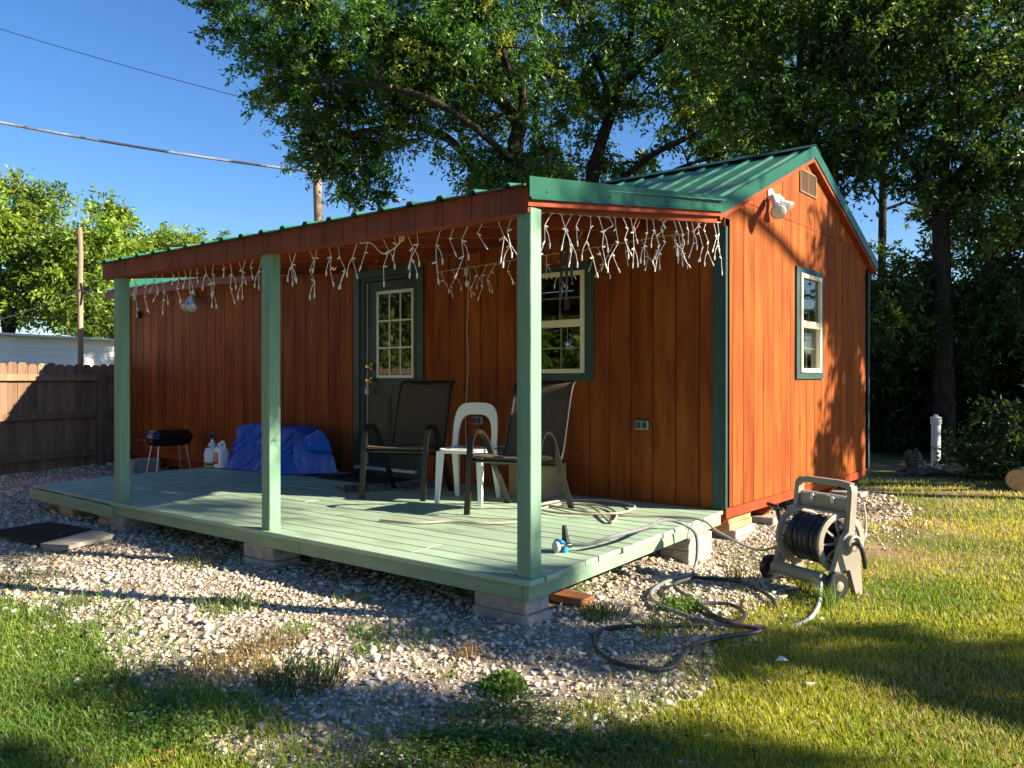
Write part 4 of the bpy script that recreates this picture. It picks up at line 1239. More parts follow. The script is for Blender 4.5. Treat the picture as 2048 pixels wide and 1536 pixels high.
make_tree('rear_tree', 'leafy tree filling the gap behind the forked and slender trees',
          [[pt(1420, 860, D), pt(1430, 400, D), pt(1440, 150, D), pt(1460, -80, D)], [pt(1430, 350, D), pt(1350, 200, D), pt(1290, 100, D)], [pt(1432, 300, D), pt(1520, 160, D), pt(1580, 60, D)]],
          [(pt(1440, 40, D), (2.2, 2.0, 1.6), 4), (pt(1560, 180, D), (1.4, 1.6, 1.5), 2.4), (pt(1400, 200, D), (1.1, 1.5, .8), 1.2), (pt(1540, 350, D), (1.3, 1.4, .6), 1.4)],
          260, 17000, .15, 53, bright=.06, trunk_r=.2, sigma=.32, col=(.05, .12, .02), col2=(.11, .20, .03))
make_tree('rear_tree', 'tall tree at the back behind the broad dark tree',
          [[pt(1760, 860, 21), pt(1765, 400, 21), pt(1770, 100, 21), pt(1780, -100, 21)], [pt(1766, 320, 21), pt(1880, 180, 21), pt(1960, 80, 21)], [pt(1768, 420, 21), pt(1700, 320, 21), pt(1650, 250, 21)]],
          [(pt(1780, 40, 21), (2.6, 2.2, 1.7), 4), (pt(1960, 120, 21), (1.8, 1.8, 1.9), 3), (pt(1700, 220, 21), (1.0, 1.4, .7), 1.2), (pt(1960, 420, 21), (1.4, 1.6, 1.6), 2), (pt(1850, 640, 21), (1.6, 1.6, .8), 1.6)],
          300, 19000, .15, 59, bright=.03, trunk_r=.11, sigma=.32, col=(.035, .09, .018), col2=(.075, .15, .026))
# sunlit trees beyond the fence on the left
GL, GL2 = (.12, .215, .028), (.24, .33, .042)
D = 24
make_tree('yard_tree', 'sunlit bright green tree beyond the fence by the white building',
          [[pt(15, 790, D), pt(15, 680, D), pt(40, 620, D), pt(90, 560, D), pt(120, 470, D)], [pt(15, 680, D), pt(0, 560, D), pt(-20, 430, D)], [pt(50, 610, D), pt(140, 600, D), pt(200, 560, D)]],
          [(pt(30, 450, D), (1.6, 1.8, 1.1), 4), (pt(-60, 520, D), (1.8, 1.8, 1.7), 3), (pt(120, 520, D), (1.0, 1.4, 1.0), 2.6), (pt(60, 590, D), (1.2, 1.4, .7), 2.4), (pt(170, 610, D), (.8, 1.0, .9), 2), (pt(60, 390, D), (.9, 1.0, .4), .8), (pt(190, 480, D), (.7, .9, .7), 1.2)],
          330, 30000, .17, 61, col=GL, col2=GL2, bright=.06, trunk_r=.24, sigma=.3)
D = 29
make_tree('yard_tree', 'sunlit tree with ragged top between the short pole and the porch roof',
          [[pt(235, 790, D), pt(235, 640, D), pt(240, 540, D), pt(245, 450, D)], [pt(235, 620, D), pt(200, 540, D), pt(180, 470, D)]],
          [(pt(210, 520, D), (1.3, 1.5, 1.2), 3), (pt(255, 560, D), (1.0, 1.3, 1.6), 2.6), (pt(215, 430, D), (.5, .7, .5), .6), (pt(190, 630, D), (1.0, 1.2, 1.0), 2)],
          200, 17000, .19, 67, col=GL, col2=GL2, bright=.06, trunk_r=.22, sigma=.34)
D = 36
make_tree('yard_tree', 'low sunlit tree showing over the middle of the porch beam',
          [[pt(350, 790, D), pt(350, 640, D), pt(345, 540, D), pt(340, 480, D)], [pt(350, 600, D), pt(400, 540, D), pt(430, 490, D)]],
          [(pt(335, 495, D), (1.0, 1.3, .7), 2.4), (pt(420, 500, D), (1.0, 1.2, .65), 2.2), (pt(300, 560, D), (1.4, 1.4, 1.3), 2), (pt(400, 580, D), (1.6, 1.4, 1.2), 2), (pt(470, 560, D), (1.0, 1.2, 1.0), 1.2)],
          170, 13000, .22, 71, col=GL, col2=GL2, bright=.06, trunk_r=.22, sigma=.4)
def sq(s_, q_, z_): return (.91 * s_ - .41 * q_, .41 * s_ + .91 * q_, z_)      # s towards the sun, q across
# trees outside the frame: two whose shade dapples gable, roof, gravel and lawn, three beyond the fence that the door glass mirrors
make_tree('shade_tree', 'tall tree on the right that dapples the gable wall with shade',
          [[(6.8, 8.2, -.05), (6.7, 8.0, 2.0), (6.5, 7.6, 4.0), (6.4, 7.2, 6.5), (6.4, 7.2, 8.5)], [(6.6, 7.7, 3.2), (6.0, 6.6, 4.6), (5.8, 5.6, 5.2)], [(6.6, 7.7, 2.8), (7.6, 6.8, 4.6), (8.4, 6.0, 5.6)], [(6.5, 7.6, 3.0), (5.6, 7.0, 3.6), (5.2, 6.4, 3.8)]],
          [(sq(8.3, 2.75, 4.9), (.8, .65, .9), 2.2), (sq(8.5, 2.3, 6.2), (.8, .5, .5), 1.0), (sq(8.3, 3.5, 6.2), (.9, .7, .9), 2.2), (sq(8.4, 3.9, 4.6), (.9, .6, .9), 2.0), (sq(8.3, 2.0, 4.0), (.6, .3, .4), .6), (sq(8.4, 3.0, 5.7), (.8, .6, .5), 1.2), ((7.0, 8.4, 6.0), (2.0, 2.0, 2.0), 3), ((8.2, 10.5, 5.5), (2.4, 2.2, 2.2), 2)],
          400, 20000, .13, 83, trunk_r=.2, sigma=.16)
make_tree('shade_tree', 'wide tree on the right that streaks the gravel with shade',
          [[sq(11.5, -5.2, -.05), sq(11.5, -5.1, 2.0), sq(11.4, -4.9, 4.0), sq(11.3, -4.6, 7.5)], [sq(11.4, -5.0, 3.0), sq(11.2, -3.8, 4.6), sq(11.0, -2.7, 5.4)], [sq(11.4, -5.0, 2.8), sq(11.6, -6.4, 4.4), sq(12, -7.2, 5.4)], [sq(11.4, -5.0, 3.4), sq(10.6, -4.6, 4.6)]],
          [(sq(11.0, -2.60, 4.8), (.9, .30, .8), 1.7), (sq(11.2, -2.60, 6.1), (.9, .30, .55), 1.3), (sq(11.5, -3.85, 6.3), (1.0, .28, .7), 1.2), (sq(11.3, -5.4, 6.0), (1.7, .8, 2.0), 2.5), (sq(12, -6.8, 5.6), (2.0, 1.1, 2.0), 2.5), (sq(11.0, -2.3, 3.4), (.8, .2, .4), .4)],
          300, 11000, .14, 89, trunk_r=.24, sigma=.14)
make_tree('shade_tree', 'tall thin-crowned tree far right that softly dapples the roof',
          [[sq(12.5, 3.6, -.05), sq(12.5, 3.4, 4), sq(12.3, 2.6, 8), sq(12, 1.6, 9.6)], [sq(12.3, 2.8, 7.4), sq(11.8, .6, 8.4), sq(11.5, -1.2, 8.6)]],
          [(sq(11.5, -1.2, 8.5), (.9, 1.2, .4), 1.5), (sq(11.6, .6, 9.6), (1.1, 1.0, .45), 1.4), (sq(11.8, 1.9, 10.1), (1.1, .9, .55), 1.5), (sq(12.2, 3.2, 8.2), (1.2, 1.0, 1.2), 2)],
          170, 5600, .14, 91, trunk_r=.16, sigma=.24)
make_tree('shade_tree', 'low-branched tree right of the yard shading the back lawn',
          [[(5.4, 10.4, -.05), (5.4, 10.4, 2), (5.2, 10.2, 4), (5.2, 10.2, 6.5)]],
          [((5.2, 10.2, 3.4), (2.2, 2.2, 1.8), 3), ((5.6, 11.5, 5.2), (2.2, 2.2, 1.8), 2), ((6.4, 9.4, 2.4), (1.8, 1.6, 1.4), 2)],
          160, 12000, .18, 95, trunk_r=.18, sigma=.34)
make_tree('shade_tree', 'tall dark tree out to the right shading the broad tree',
          [[(8.2, 13.5, -.05), (8.2, 13.4, 4), (8.0, 13.2, 8), (8.0, 13.2, 11)]],
          [((8.0, 13.2, 8.2), (2.4, 2.4, 2.6), 3), ((7.4, 11.4, 6.2), (1.8, 1.6, 2.0), 2), ((8.6, 15.4, 7.0), (2.2, 2.2, 2.4), 2)],
          160, 11000, .2, 93, trunk_r=.22, sigma=.4)
for i, (x_, y_, h_, lb) in enumerate(((-5.5, -15.5, 9.0, 'tall leafy tree at the back of the photographer beside the fence end'), (0.5, -17.0, 10.0, 'tall leafy tree straight behind the photographer'), (7.0, -16.0, 9.5, 'tall leafy tree behind the photographer towards the road'), (-9.5, -17.5, 10.5, 'tallest leafy tree in the yard corner behind the photographer'))):
    make_tree('yard_tree', lb, [[(x_, y_, -.05), (x_ + .1, y_, h_ * .3), (x_, y_ + .2, h_ * .6), (x_, y_, h_)]],
              [((x_, y_, h_ * .35), (2.8, 2.4, h_ * .25), 2.4), ((x_ + .5, y_, h_ * .62), (3.0, 2.6, h_ * .26), 3), ((x_, y_, h_ * .85), (2.2, 2.0, h_ * .2), 1.6)],
              120, 7000, .34, 301 + i, col=(.06, .11, .02), col2=(.11, .17, .03), trunk_r=.24, sigma=.55)
for i, (x_, y_, s_) in enumerate(((-12.2, -7.2, .8), (-10.5, -12.0, .85), (-14.5, -10.5, 1.1))):
    make_tree('boundary_tree', ('dense green tree behind the side fence mirrored in the door glass', 'tall green tree behind the far end of the side fence', 'green tree standing farther back behind the side fence')[i],
              [[(x_, y_, -.05), (x_ + .1, y_, 2.0 * s_), (x_, y_ + .2, 4.5 * s_), (x_ + .2, y_, 7 * s_)]],
              [((x_, y_, 2.6 * s_), (2.6, 2.6, 1.7), 3), ((x_, y_, 4.2 * s_), (2.4, 2.4, 2.2), 3), ((x_ + .6, y_ + 1.2, 6.2 * s_), (2.0, 2.0, 1.8), 2), ((x_ - .5, y_ - 1.2, 5.4 * s_), (2.0, 2.0, 1.9), 2)],
              150, 14000, .22, 97 + i, col=GL, col2=GL2, trunk_r=.2, sigma=.45)
# undergrowth on the right
def shrub(u, depth, zc, rad, n, leaf, seed, label, c1=(.018, .042, .010), c2=(.040, .080, .016)):
    p = away(u, depth)
    make_tree('shrub', label, [[(p.x, p.y, -.03), (p.x + .05, p.y, zc * .6), (p.x, p.y + .05, zc)]], [((p.x, p.y, zc), rad, 3), ((p.x + .4, p.y + .3, zc * .7), (rad[0] * .8, rad[1] * .8, rad[2] * .8), 2), ((p.x - .4, p.y, zc * .5), (rad[0] * .7, rad[1] * .7, rad[2] * .6), 1.5), ((p.x, p.y - .1, zc * .22), (rad[0] * 1.1, rad[1], zc * .2), 1.5)],
              90, n, leaf, seed, col=c1, col2=c2, trunk_r=.04, sigma=.2, bright=0, cat='shrub', group='undergrowth right of the cabin')
shrub(2045, 10.4, .62, (.5, .5, .42), 6000, .09, 201, 'low dark shrub growing over the cut log', (.04, .075, .018), (.07, .12, .025))
shrub(1775, 14.2, 1.4, (.9, .9, 1.2), 9000, .10, 202, 'dense dark shrub hugging the far gable corner')
shrub(1880, 15.0, 1.2, (1.3, 1.1, 1.3), 11000, .11, 203, 'wide dark shrub behind the white pipe')
shrub(2020, 15.0, 1.3, (1.4, 1.1, 1.3), 11000, .11, 204, 'dark shrub mass behind the low shrub')
shrub(2160, 14.0, 1.3, (1.4, 1.1, 1.3), 9000, .11, 205, 'dark shrub right of the broad tree')
shrub(1800, 18.5, 1.6, (1.6, 1.3, 1.7), 10000, .13, 206, 'tall dark bush at the back of the yard')
shrub(1960, 18.5, 1.8, (1.8, 1.3, 1.8), 10000, .13, 207, 'large dark bush behind the broad tree trunk')
shrub(1830, 16.6, .5, (1.5, .8, .5), 9000, .12, 209, 'knee-high dark bush closing the gap behind the stump')
shrub(1960, 16.4, .5, (1.5, .8, .5), 9000, .12, 210, 'knee-high dark bush behind the low shrub and the log')
shrub(1780, 16.8, 2.6, (1.1, 1.0, 1.5), 11000, .12, 211, 'tall dark thicket beside the far gable edge')
shrub(1900, 16.0, 2.7, (1.3, 1.0, 1.5), 12000, .12, 212, 'tall dark thicket behind the white pipe')
shrub(2030, 15.6, 2.9, (1.3, 1.0, 1.6), 12000, .12, 213, 'tall dark thicket behind the sawn log')
shrub(1770, 15.2, 2.0, (.8, .8, 1.7), 12000, .11, 214, 'narrow dark thicket right against the cabin back corner')
shrub(1960, 14.6, 3.6, (1.2, 1.0, 1.3), 12000, .11, 215, 'dark thicket filling the space under the broad tree crown')
shrub(2080, 13.6, 2.6, (1.1, 1.0, 1.7), 12000, .11, 216, 'dark thicket above the low shrub')
shrub(2290, 15.5, 2.4, (1.6, 1.3, 2.0), 10000, .13, 217, 'tall dark bush farther right along the yard edge')
shrub(2480, 15.0, 2.2, (1.7, 1.3, 1.9), 9000, .13, 218, 'rounded dark bush at the right end of the yard edge')
shrub(2120, 18.0, 1.8, (1.8, 1.3, 1.8), 9000, .13, 208, 'tall dark bush right of the large bush')
# ------------------------------------------------------------------ fence, poles, wires, neighbouring building
random.seed(21)
F0 = Vector((-9.07, -1.72, 0)); FD = Vector((-.306, .952, 0)).normalized()      # fence line
FN = Vector((FD.y, -FD.x, 0))                                                    # towards the yard
def fence_run(label, s0, s1, n_rail_posts):
    org = F0 + FD * s0
    t = thing('wooden_fence', label, 'fence', org)
    H = 1.47
    n = int((s1 - s0) / .146)
    ang = math.atan2(FD.y, FD.x)
    for k in range(n):
        w = .139
        h = H + random.uniform(-.012, .012)
        c = F0 + FD * (s0 + (k + .5) * .146)
        poly = [(-w / 2, .03), (w / 2, .03), (w / 2, h - .035), (w / 2 - .032, h), (-w / 2 + .032, h), (-w / 2, h - .035)]
        lean = random.uniform(-.004, .004)
        MB().prism(poly, c - FN * (.012 + lean), FD, (0, 0, 1), -.016).build('picket', fence_wood, t)
    for z in (.22, .76, 1.28):
        a, b = F0 + FD * s0 + FN * .022, F0 + FD * s1 + FN * .022
        m = max(1, round((s1 - s0) / 2.4))
        for k in range(m):
            p, q = a.lerp(b, k / m), a.lerp(b, (k + 1) / m - .001)
            MB().bar((p.x, p.y, z), (q.x, q.y, z + random.uniform(-.006, .006)), .04, .088, c=.003).build('rail', fence_wood, t)
    for s in n_rail_posts:
        p = F0 + FD * s + FN * .085
        MB().obox((p.x, p.y, .66), FD * .045, FN * .045, (0, 0, .70), .004).build('post', fence_wood, t)
    return t
fence_run('brown dog-eared picket fence running up to the cabin end', -1.2, 4.2, (1.52, 3.9))
fence_run('sunlit dog-eared picket fence along the side of the yard', -11.0, -1.205, (-1.25, -3.7, -6.1, -8.5, -10.9))

def pole(name, label, u, depth, vtop, r0, r1, vlean=0.0, zt=None):
    b = away(u + vlean, depth); p = away(u, depth)
    zt = zt or CAM[2] - (vtop - HOR) / FPX * depth
    t = thing(name, label, 'pole', (b.x, b.y, 0))
    k = 9
    path = [Vector((b.x, b.y, -.1)).lerp(Vector((p.x, p.y, zt)), i / k) + Vector((random.uniform(-.01, .01), random.uniform(-.01, .01), 0)) for i in range(k + 1)]
    MB().tube(path, [r0 + (r1 - r0) * i / k for i in range(k + 1)], 10).build('shaft', pole_wood, t, smooth=True)
    return t, Vector((p.x, p.y, zt))
tp, top1 = pole('fence_pole', 'short bare timber pole standing beyond the wooden fence', 160, 13.5, 455, .050, .042)
MB().tube(smooth_path([top1 + Vector((.05, 0, -.9)), top1 + Vector((.06, .02, -1.05)), top1 + Vector((.045, .0, -1.25))], 4), .012, 6).build('cable_clamp', black_plastic, tp)
tp, top2 = pole('utility_pole', 'tall leaning utility pole half hidden by the spreading tree', 629, 23, 215, .15, .11, vlean=24)
MB().bar(top2 + Vector((-.5, -.4, -.5)), top2 + Vector((.5, .4, -.45)), .09, .11).build('crossarm', pole_wood, tp)
MB().lathe([(.13, 0), (.13, .5), (.1, .56)], 12, top2 + Vector((.2, -.3, -1.3))).build('transformer', GRAY, tp, smooth=True)
tp, top3 = pole('utility_pole', 'distant utility pole seen through the forked tree', 1283, 34, 300, .13, .10)
def sag(a, b, s, n=14):
    a, b = Vector(a), Vector(b)
    return [a.lerp(b, i / n) - Vector((0, 0, s * 4 * (i / n) * (1 - i / n))) for i in range(n + 1)]
def wire(label, a, b, s, r, mat, kinds=1):
    path = sag(a, b, s)
    o = MB().tube(path, r, 6).build('power_line', mat)
    return tag(o, label, 'wire', 'overhead wires')
wire_dark = M('black_cable', (0.03, 0.032, 0.036), rough=0.5)
wire_grey = M('grey_cable', (0.30, 0.31, 0.33), (0.05, 0.05, 0.06), rough=0.45, scale=.9, contrast=(.45, .55))
p_att = Vector(pt(632, 345, 22.7))
wire('thick twisted service cable running to the tall leaning pole', Vector(pt(-200, 205, 20)), p_att, .12, .034, wire_grey)
wire('thin high power line crossing the open sky', Vector(pt(-200, -5, 24)), Vector(pt(630, 232, 23)), .12, .010, wire_dark)
wire('thin cable from the leaning pole down behind the porch roof', p_att, Vector(pt(900, 420, 26)), .1, .012, wire_grey)
wire('black drop cable from the short pole to the cabin eave', top1 + Vector((.03, 0, -1.0)), (-9.42, -.2, 2.50), .03, .011, wire_dark)
wire('black drooping cable from the short pole to the left', top1 + Vector((0, 0, -1.0)), Vector(pt(-200, 660, 20)), .25, .012, wire_dark)
# white clapboard building beyond the fence
white_wall = M('white_siding', (0.72, 0.72, 0.69), (0.80, 0.80, 0.77), rough=0.6, scale=1.2, spec=0.2)
nb = away(40, 19.5)
_p = away(60, 17.5)
A_, B_ = _p - FD * 7.0, _p + FD * 5.2
Dn = (B_ - A_).normalized(); Nn = Vector((Dn.y, -Dn.x, 0))
bld = thing('white_building', 'low white clapboard building beyond the fence under the trees', 'building', A_)
Lb = (B_ - A_).length
MB().obox((A_ + B_) / 2 - Nn * 1.5 + Vector((0, 0, 1.07)), Dn * (Lb / 2 - .02), Nn * 1.48, (0, 0, 1.07)).build('wall', white_wall, bld)
for k in range(15):
    z = .1 + k * .14
    MB().add([tuple(q) for q in (A_ + Vector((0, 0, z)) + Nn * .022, B_ + Vector((0, 0, z)) + Nn * .022, B_ + Vector((0, 0, z + .14)) + Nn * .004, A_ + Vector((0, 0, z + .14)) + Nn * .004,
                                   A_ + Vector((0, 0, z)) - Nn * .018, B_ + Vector((0, 0, z)) - Nn * .018, B_ + Vector((0, 0, z + .14)) - Nn * .018, A_ + Vector((0, 0, z + .14)) - Nn * .018)],
             [(0, 1, 2, 3), (7, 6, 5, 4), (0, 4, 5, 1), (1, 5, 6, 2), (3, 2, 6, 7), (0, 3, 7, 4)]).build('clapboard', white_wall, bld)
MB().add([tuple(q) for q in (A_ + Nn * .25 + Vector((0, 0, 2.16)), B_ + Nn * .25 + Vector((0, 0, 2.16)), B_ - Nn * 1.5 + Vector((0, 0, 2.26)), A_ - Nn * 1.5 + Vector((0, 0, 2.26)), B_ - Nn * 3.2 + Vector((0, 0, 2.16)), A_ - Nn * 3.2 + Vector((0, 0, 2.16)),
                               A_ + Nn * .25 + Vector((0, 0, 2.20)), B_ + Nn * .25 + Vector((0, 0, 2.20)), B_ - Nn * 1.5 + Vector((0, 0, 2.30)), A_ - Nn * 1.5 + Vector((0, 0, 2.30)), B_ - Nn * 3.2 + Vector((0, 0, 2.20)), A_ - Nn * 3.2 + Vector((0, 0, 2.20)))],
         [(6, 7, 8, 9), (9, 8, 10, 11), (3, 2, 1, 0), (5, 4, 2, 3), (0, 1, 7, 6), (4, 5, 11, 10), (1, 2, 8, 7), (2, 4, 10, 8), (3, 0, 6, 9), (5, 3, 9, 11)]).build('roof', white_wall, bld)
# ------------------------------------------------------------------ chairs
sling_mat = M('brown_sling_mesh', (0.070, 0.050, 0.037), (0.13, 0.092, 0.066), rough=0.7, scale=220, bump=0.4, bscale=420, spec=0.25)
frame_mat = M('espresso_frame', (0.014, 0.012, 0.011), (0.019, 0.016, 0.014), rough=0.32, scale=5, spec=0.5)
def sling_chair(label):
    t = thing('sling_chair', label, 'chair', group='brown sling patio chairs')
    prof = smooth_path([(0, -.305, .415), (0, -.285, .436), (0, -.10, .425), (0, .12, .385), (0, .185, .405), (0, .24, .52), (0, .335, .80), (0, .39, .925), (0, .43, .965), (0, .475, .972)], 5)
    hw = .235
    def strip(a, b, nm):
        pr = prof[a:b]
        V, F = [], []
        for i, p in enumerate(pr):
            q = pr[min(i + 1, len(pr) - 1)] - pr[max(i - 1, 0)]
            nn = Vector((0, -q.z, q.y)).normalized() * .004
            for k in range(7):
                x_ = -hw + 2 * hw * k / 6
                dip = Vector((0, -q.z, q.y)).normalized() * (-.012 * (1 - (x_ / hw) ** 2))
                V.append(Vector((x_, p.y, p.z)) + dip + nn)
            for k in range(7):
                x_ = -hw + 2 * hw * k / 6
                dip = Vector((0, -q.z, q.y)).normalized() * (-.012 * (1 - (x_ / hw) ** 2))
                V.append(Vector((x_, p.y, p.z)) + dip - nn)
        for i in range(len(pr) - 1):
            a_, b_ = i * 14, (i + 1) * 14
            for k in range(6):
                F += [(a_ + k, b_ + k, b_ + k + 1, a_ + k + 1), (a_ + 7 + k + 1, b_ + 7 + k + 1, b_ + 7 + k, a_ + 7 + k)]
            F += [(a_, a_ + 7, b_ + 7, b_), (a_ + 6, b_ + 6, b_ + 13, a_ + 13)]
        F += [tuple(range(7)) + tuple(range(13, 6, -1)), tuple(reversed([len(V) - 14 + k for k in range(7)] + [len(V) - 1 - k for k in range(7)]))]
        return MB().add(V, F).build(nm, sling_mat, t, smooth=True)
    strip(0, 21, 'seat'); strip(20, len(prof), 'backrest')
    rect = [(-1, -.45), (1, -.45), (1, .45), (-1, .45)]
    for s in (-1, 1):
        MB().tube([Vector((s * (hw + .010), p.y, p.z)) for p in prof], .013, 8).build('side_rail', frame_mat, t, smooth=True)
        arm = smooth_path([(s * .275, -.345, .0), (s * .275, -.325, .2), (s * .278, -.300, .44), (s * .282, -.265, .555), (s * .282, -.20, .605), (s * .282, -.13, .600), (s * .282, -.065, .555), (s * .280, .0, .47), (s * .278, .09, .33), (s * .275, .20, .17), (s * .275, .315, .0)], 6)
        MB().tube(arm, .023, section=[(-1, -.36), (1, -.36), (1, .36), (-1, .36)], up=(1, 0, 0)).build('arm_leg', frame_mat, t)
        for y_ in (-.345, .315):
            MB().box(s * .275 - .022, s * .275 + .022, y_ - .012, y_ + .012, -.0005, .02, .003).build('foot_cap', black_plastic, t)
    MB().tube([(-.272, -.27, .395), (.272, -.27, .395)], .014, 8).build('front_bar', frame_mat, t)
    MB().tube([(-.272, .10, .345), (.272, .10, .345)], .014, 8).build('rear_bar', frame_mat, t)
    MB().tube([(-hw, .47, .972), (hw, .47, .972)], .013, 8).build('top_bar', frame_mat, t)
    return t
c1 = sling_chair('brown sling patio chair in front of the door, on the striped rug')
c2 = copy_tree(c1)
c2['label'] = 'brown sling patio chair beside the cardboard box, under the window'
def place(o, front, rear, z):
    """front and rear middle points of the feet"""
    d = Vector(front) - Vector(rear)
    o.location = ((front[0] + rear[0]) / 2, (front[1] + rear[1]) / 2, z)
    o.rotation_euler = (0, 0, math.atan2(d.y, d.x) + math.pi / 2)
place(c1, (-2.37, -1.22), (-2.66, -.52), DZ)
place(c2, (-1.11, -1.33), (-1.25, -.65), DZ)

wc = thing('plastic_chair', 'white moulded plastic chair with open arched back between the brown chairs', 'chair')
SZ = .435
seat = MB().loft([(SZ - .035, .185, .185, 5), (SZ - .03, .195, .195, 5), (SZ - .006, .198, .198, 5), (SZ, .192, .192, 5), (SZ - .006, .15, .15, 3.5)], 40)
seat.build('seat', white_plastic, wc, smooth=True)
def arch(w, h, n=26, p=2.6):
    """half outline of the back, from lower left over the top to lower right"""
    out = []
    for k in range(n + 1):
        t_ = math.pi - math.pi * k / n
        c, s = math.cos(t_), math.sin(t_)
        out.append((w * math.copysign(abs(c) ** (2 / p), c), h * abs(s) ** (2 / p)))
    return out
no = 26
outer, inner = arch(.196, .375, no, 4.2), arch(.150, .262, no, 3.6)
V, F = [], []
def back_pt(a, b, d): return (a, .165 + b * .20 + d - .035 * (1 - (a / .19) ** 2) * 0, SZ - .01 + b)
for (o_, i_) in zip(outer, inner):
    b_in = i_[1] + .015
    V += [back_pt(o_[0], o_[1], -.012), back_pt(i_[0], b_in, -.016), back_pt(i_[0], b_in, .012), back_pt(o_[0], o_[1], .012)]
for k in range(no):
    a_, b_ = 4 * k, 4 * k + 4
    for j in range(4):
        F.append((a_ + j, b_ + j, b_ + (j + 1) % 4, a_ + (j + 1) % 4))
F += [(0, 1, 2, 3), (4 * no + 3, 4 * no + 2, 4 * no + 1, 4 * no)]
MB().add(V, F).build('backrest', white_plastic, wc, smooth=True)
for (sx, sy) in ((-1, -1), (1, -1), (-1, 1), (1, 1)):
    top = Vector((sx * .168, sy * .165, SZ - .02)); bot = Vector((sx * .185, sy * (.20 if sy < 0 else .255), .0))
    MB().add([top + Vector((a * .026, b * .026, 0)) for (a, b) in ((-1, -1), (1, -1), (1, 1), (-1, 1))] + [bot + Vector((a * .015, b * .015, 0)) for (a, b) in ((-1, -1), (1, -1), (1, 1), (-1, 1))],
             [(0, 1, 2, 3), (7, 6, 5, 4), (1, 0, 4, 5), (2, 1, 5, 6), (3, 2, 6, 7), (0, 3, 7, 4)]).build('leg', white_plastic, wc)
place(wc, (-1.755, -1.10), (-1.95, -.60), DZ)

# ------------------------------------------------------------------ things on the deck
cardboard = M('cardboard', (0.42, 0.27, 0.14), (0.48, 0.32, 0.17), rough=0.85, scale=4, spec=0.1)
bx0 = at(1087, 998, z=DZ)
bc = thing('cardboard_box', 'brown cardboard box on the deck under the patio chair', 'box', (bx0.x - .19, bx0.y + .17, DZ), -.02)
w_, d_, h_ = .19, .16, .27
for (p, q, r_, s_) in ((-w_, w_, -d_, -d_ + .005), (-w_, w_, d_ - .005, d_)):
    MB().box(p + bc.location.x, q + bc.location.x, r_ + bc.location.y, s_ + bc.location.y, DZ + .001, DZ + h_).build('side', cardboard, bc)
for (p, q) in ((-w_, -w_ + .005), (w_ - .005, w_)):
    MB().box(p + bc.location.x, q + bc.location.x, -d_ + .0052 + bc.location.y, d_ - .0052 + bc.location.y, DZ + .001, DZ + h_).build('side', cardboard, bc)
MB().box(bc.location.x - w_ + .006, bc.location.x + w_ - .006, bc.location.y - d_ + .006, bc.location.y + d_ - .006, DZ + .001, DZ + .01).build('bottom', cardboard, bc)
for s in (-1, 1):
    MB().bar((bc.location.x, bc.location.y + s * d_, DZ + h_ + .003), (bc.location.x, bc.location.y + s * .005, DZ + h_ + .012), 2 * w_, .004).build('flap', cardboard, bc)
hx = bc.location.x + w_
MB().box(hx + .0002, hx + .001, bc.location.y + .055, bc.location.y + .115, DZ + .205, DZ + .235).build('hand_hole', black_plastic, bc)

# blue tarpaulin over a low heap
tarp_mat = M('blue_tarp', (0.014, 0.075, 0.44), (0.022, 0.11, 0.58), rough=0.42, scale=3, bump=0.25, bscale=26, spec=0.45)
T0, T1 = Vector((-5.66, -.30, 0)), Vector((-4.36, -.22, 0))
tarp = thing('tarp_bundle', 'crumpled blue tarpaulin covering a low heap against the wall', 'tarp', ((T0.x + T1.x) / 2, -.28, DZ))
nu, nv = 70, 40
V = []
def prof_h(u):
    if u < .04: return .475 * (u / .04) ** .35
    if u < .74: return .475 + .015 * math.sin(u * 9) - .02 * max(0, .3 - u)
    return .475 * max(0.0, 1 - ((u - .74) / .26) ** 1.5) * .98 + .02 * (1 - u)
def prof_d(u): return .20 + .07 * math.sin(u * 3.1) + .05 * math.sin(u * 11 + 1)
for i in range(nu + 1):
    u = i / nu
    c = T0.lerp(T1, u)
    h, dpt = prof_h(u), prof_d(u)
    for j in range(nv + 1):
        v = j / nv
        if v < .46:   # front face, leaning, flared at the foot
            f = v / .46
            yy, zz = -dpt - .10 * (1 - f) ** 2 + .05 * f, h * f ** .9
        elif v < .62:
            f = (v - .46) / .16
            yy, zz = -dpt + .05 + f * (dpt + .04), h + .012 * math.sin(f * math.pi)
        else:
            f = (v - .62) / .38
            yy, zz = .09, h * (1 - f)
        p = Vector((c.x, c.y + yy, DZ + .003 + zz))
        n1 = mnoise.noise(Vector((u * 5.5, v * 3.5, 1.3))); n2 = mnoise.noise(Vector((u * 17 + v * 6, v * 8, 4.1))); n3 = abs(mnoise.noise(Vector((u * 9 - v * 7, v * 3 + u * 3, 9.7))))
        k = min(1.0, zz / .06) if v < .5 else 1.0
        crease = -.030 * (1 - min(1.0, n3 * 9)) 
        amp = 1.0 + 1.2 * max(0, u - .62) / .38
        p.y += (n1 * .045 + n2 * .016 + crease) * amp * (1 if v < .62 else .0) * (.35 + .65 * k)
        p.z += (n2 * .014 + n1 * .016) * k * (1 if zz > .02 else 0)
        p.x += n2 * .02 * amp
        if p.y > -.03: p.y = -.03
        V.append(p)
F = [(i * (nv + 1) + j, (i + 1) * (nv + 1) + j, (i + 1) * (nv + 1) + j + 1, i * (nv + 1) + j + 1) for i in range(nu) for j in range(nv)]
MB().add(V, F).build('cover', tarp_mat, tarp, smooth=False)
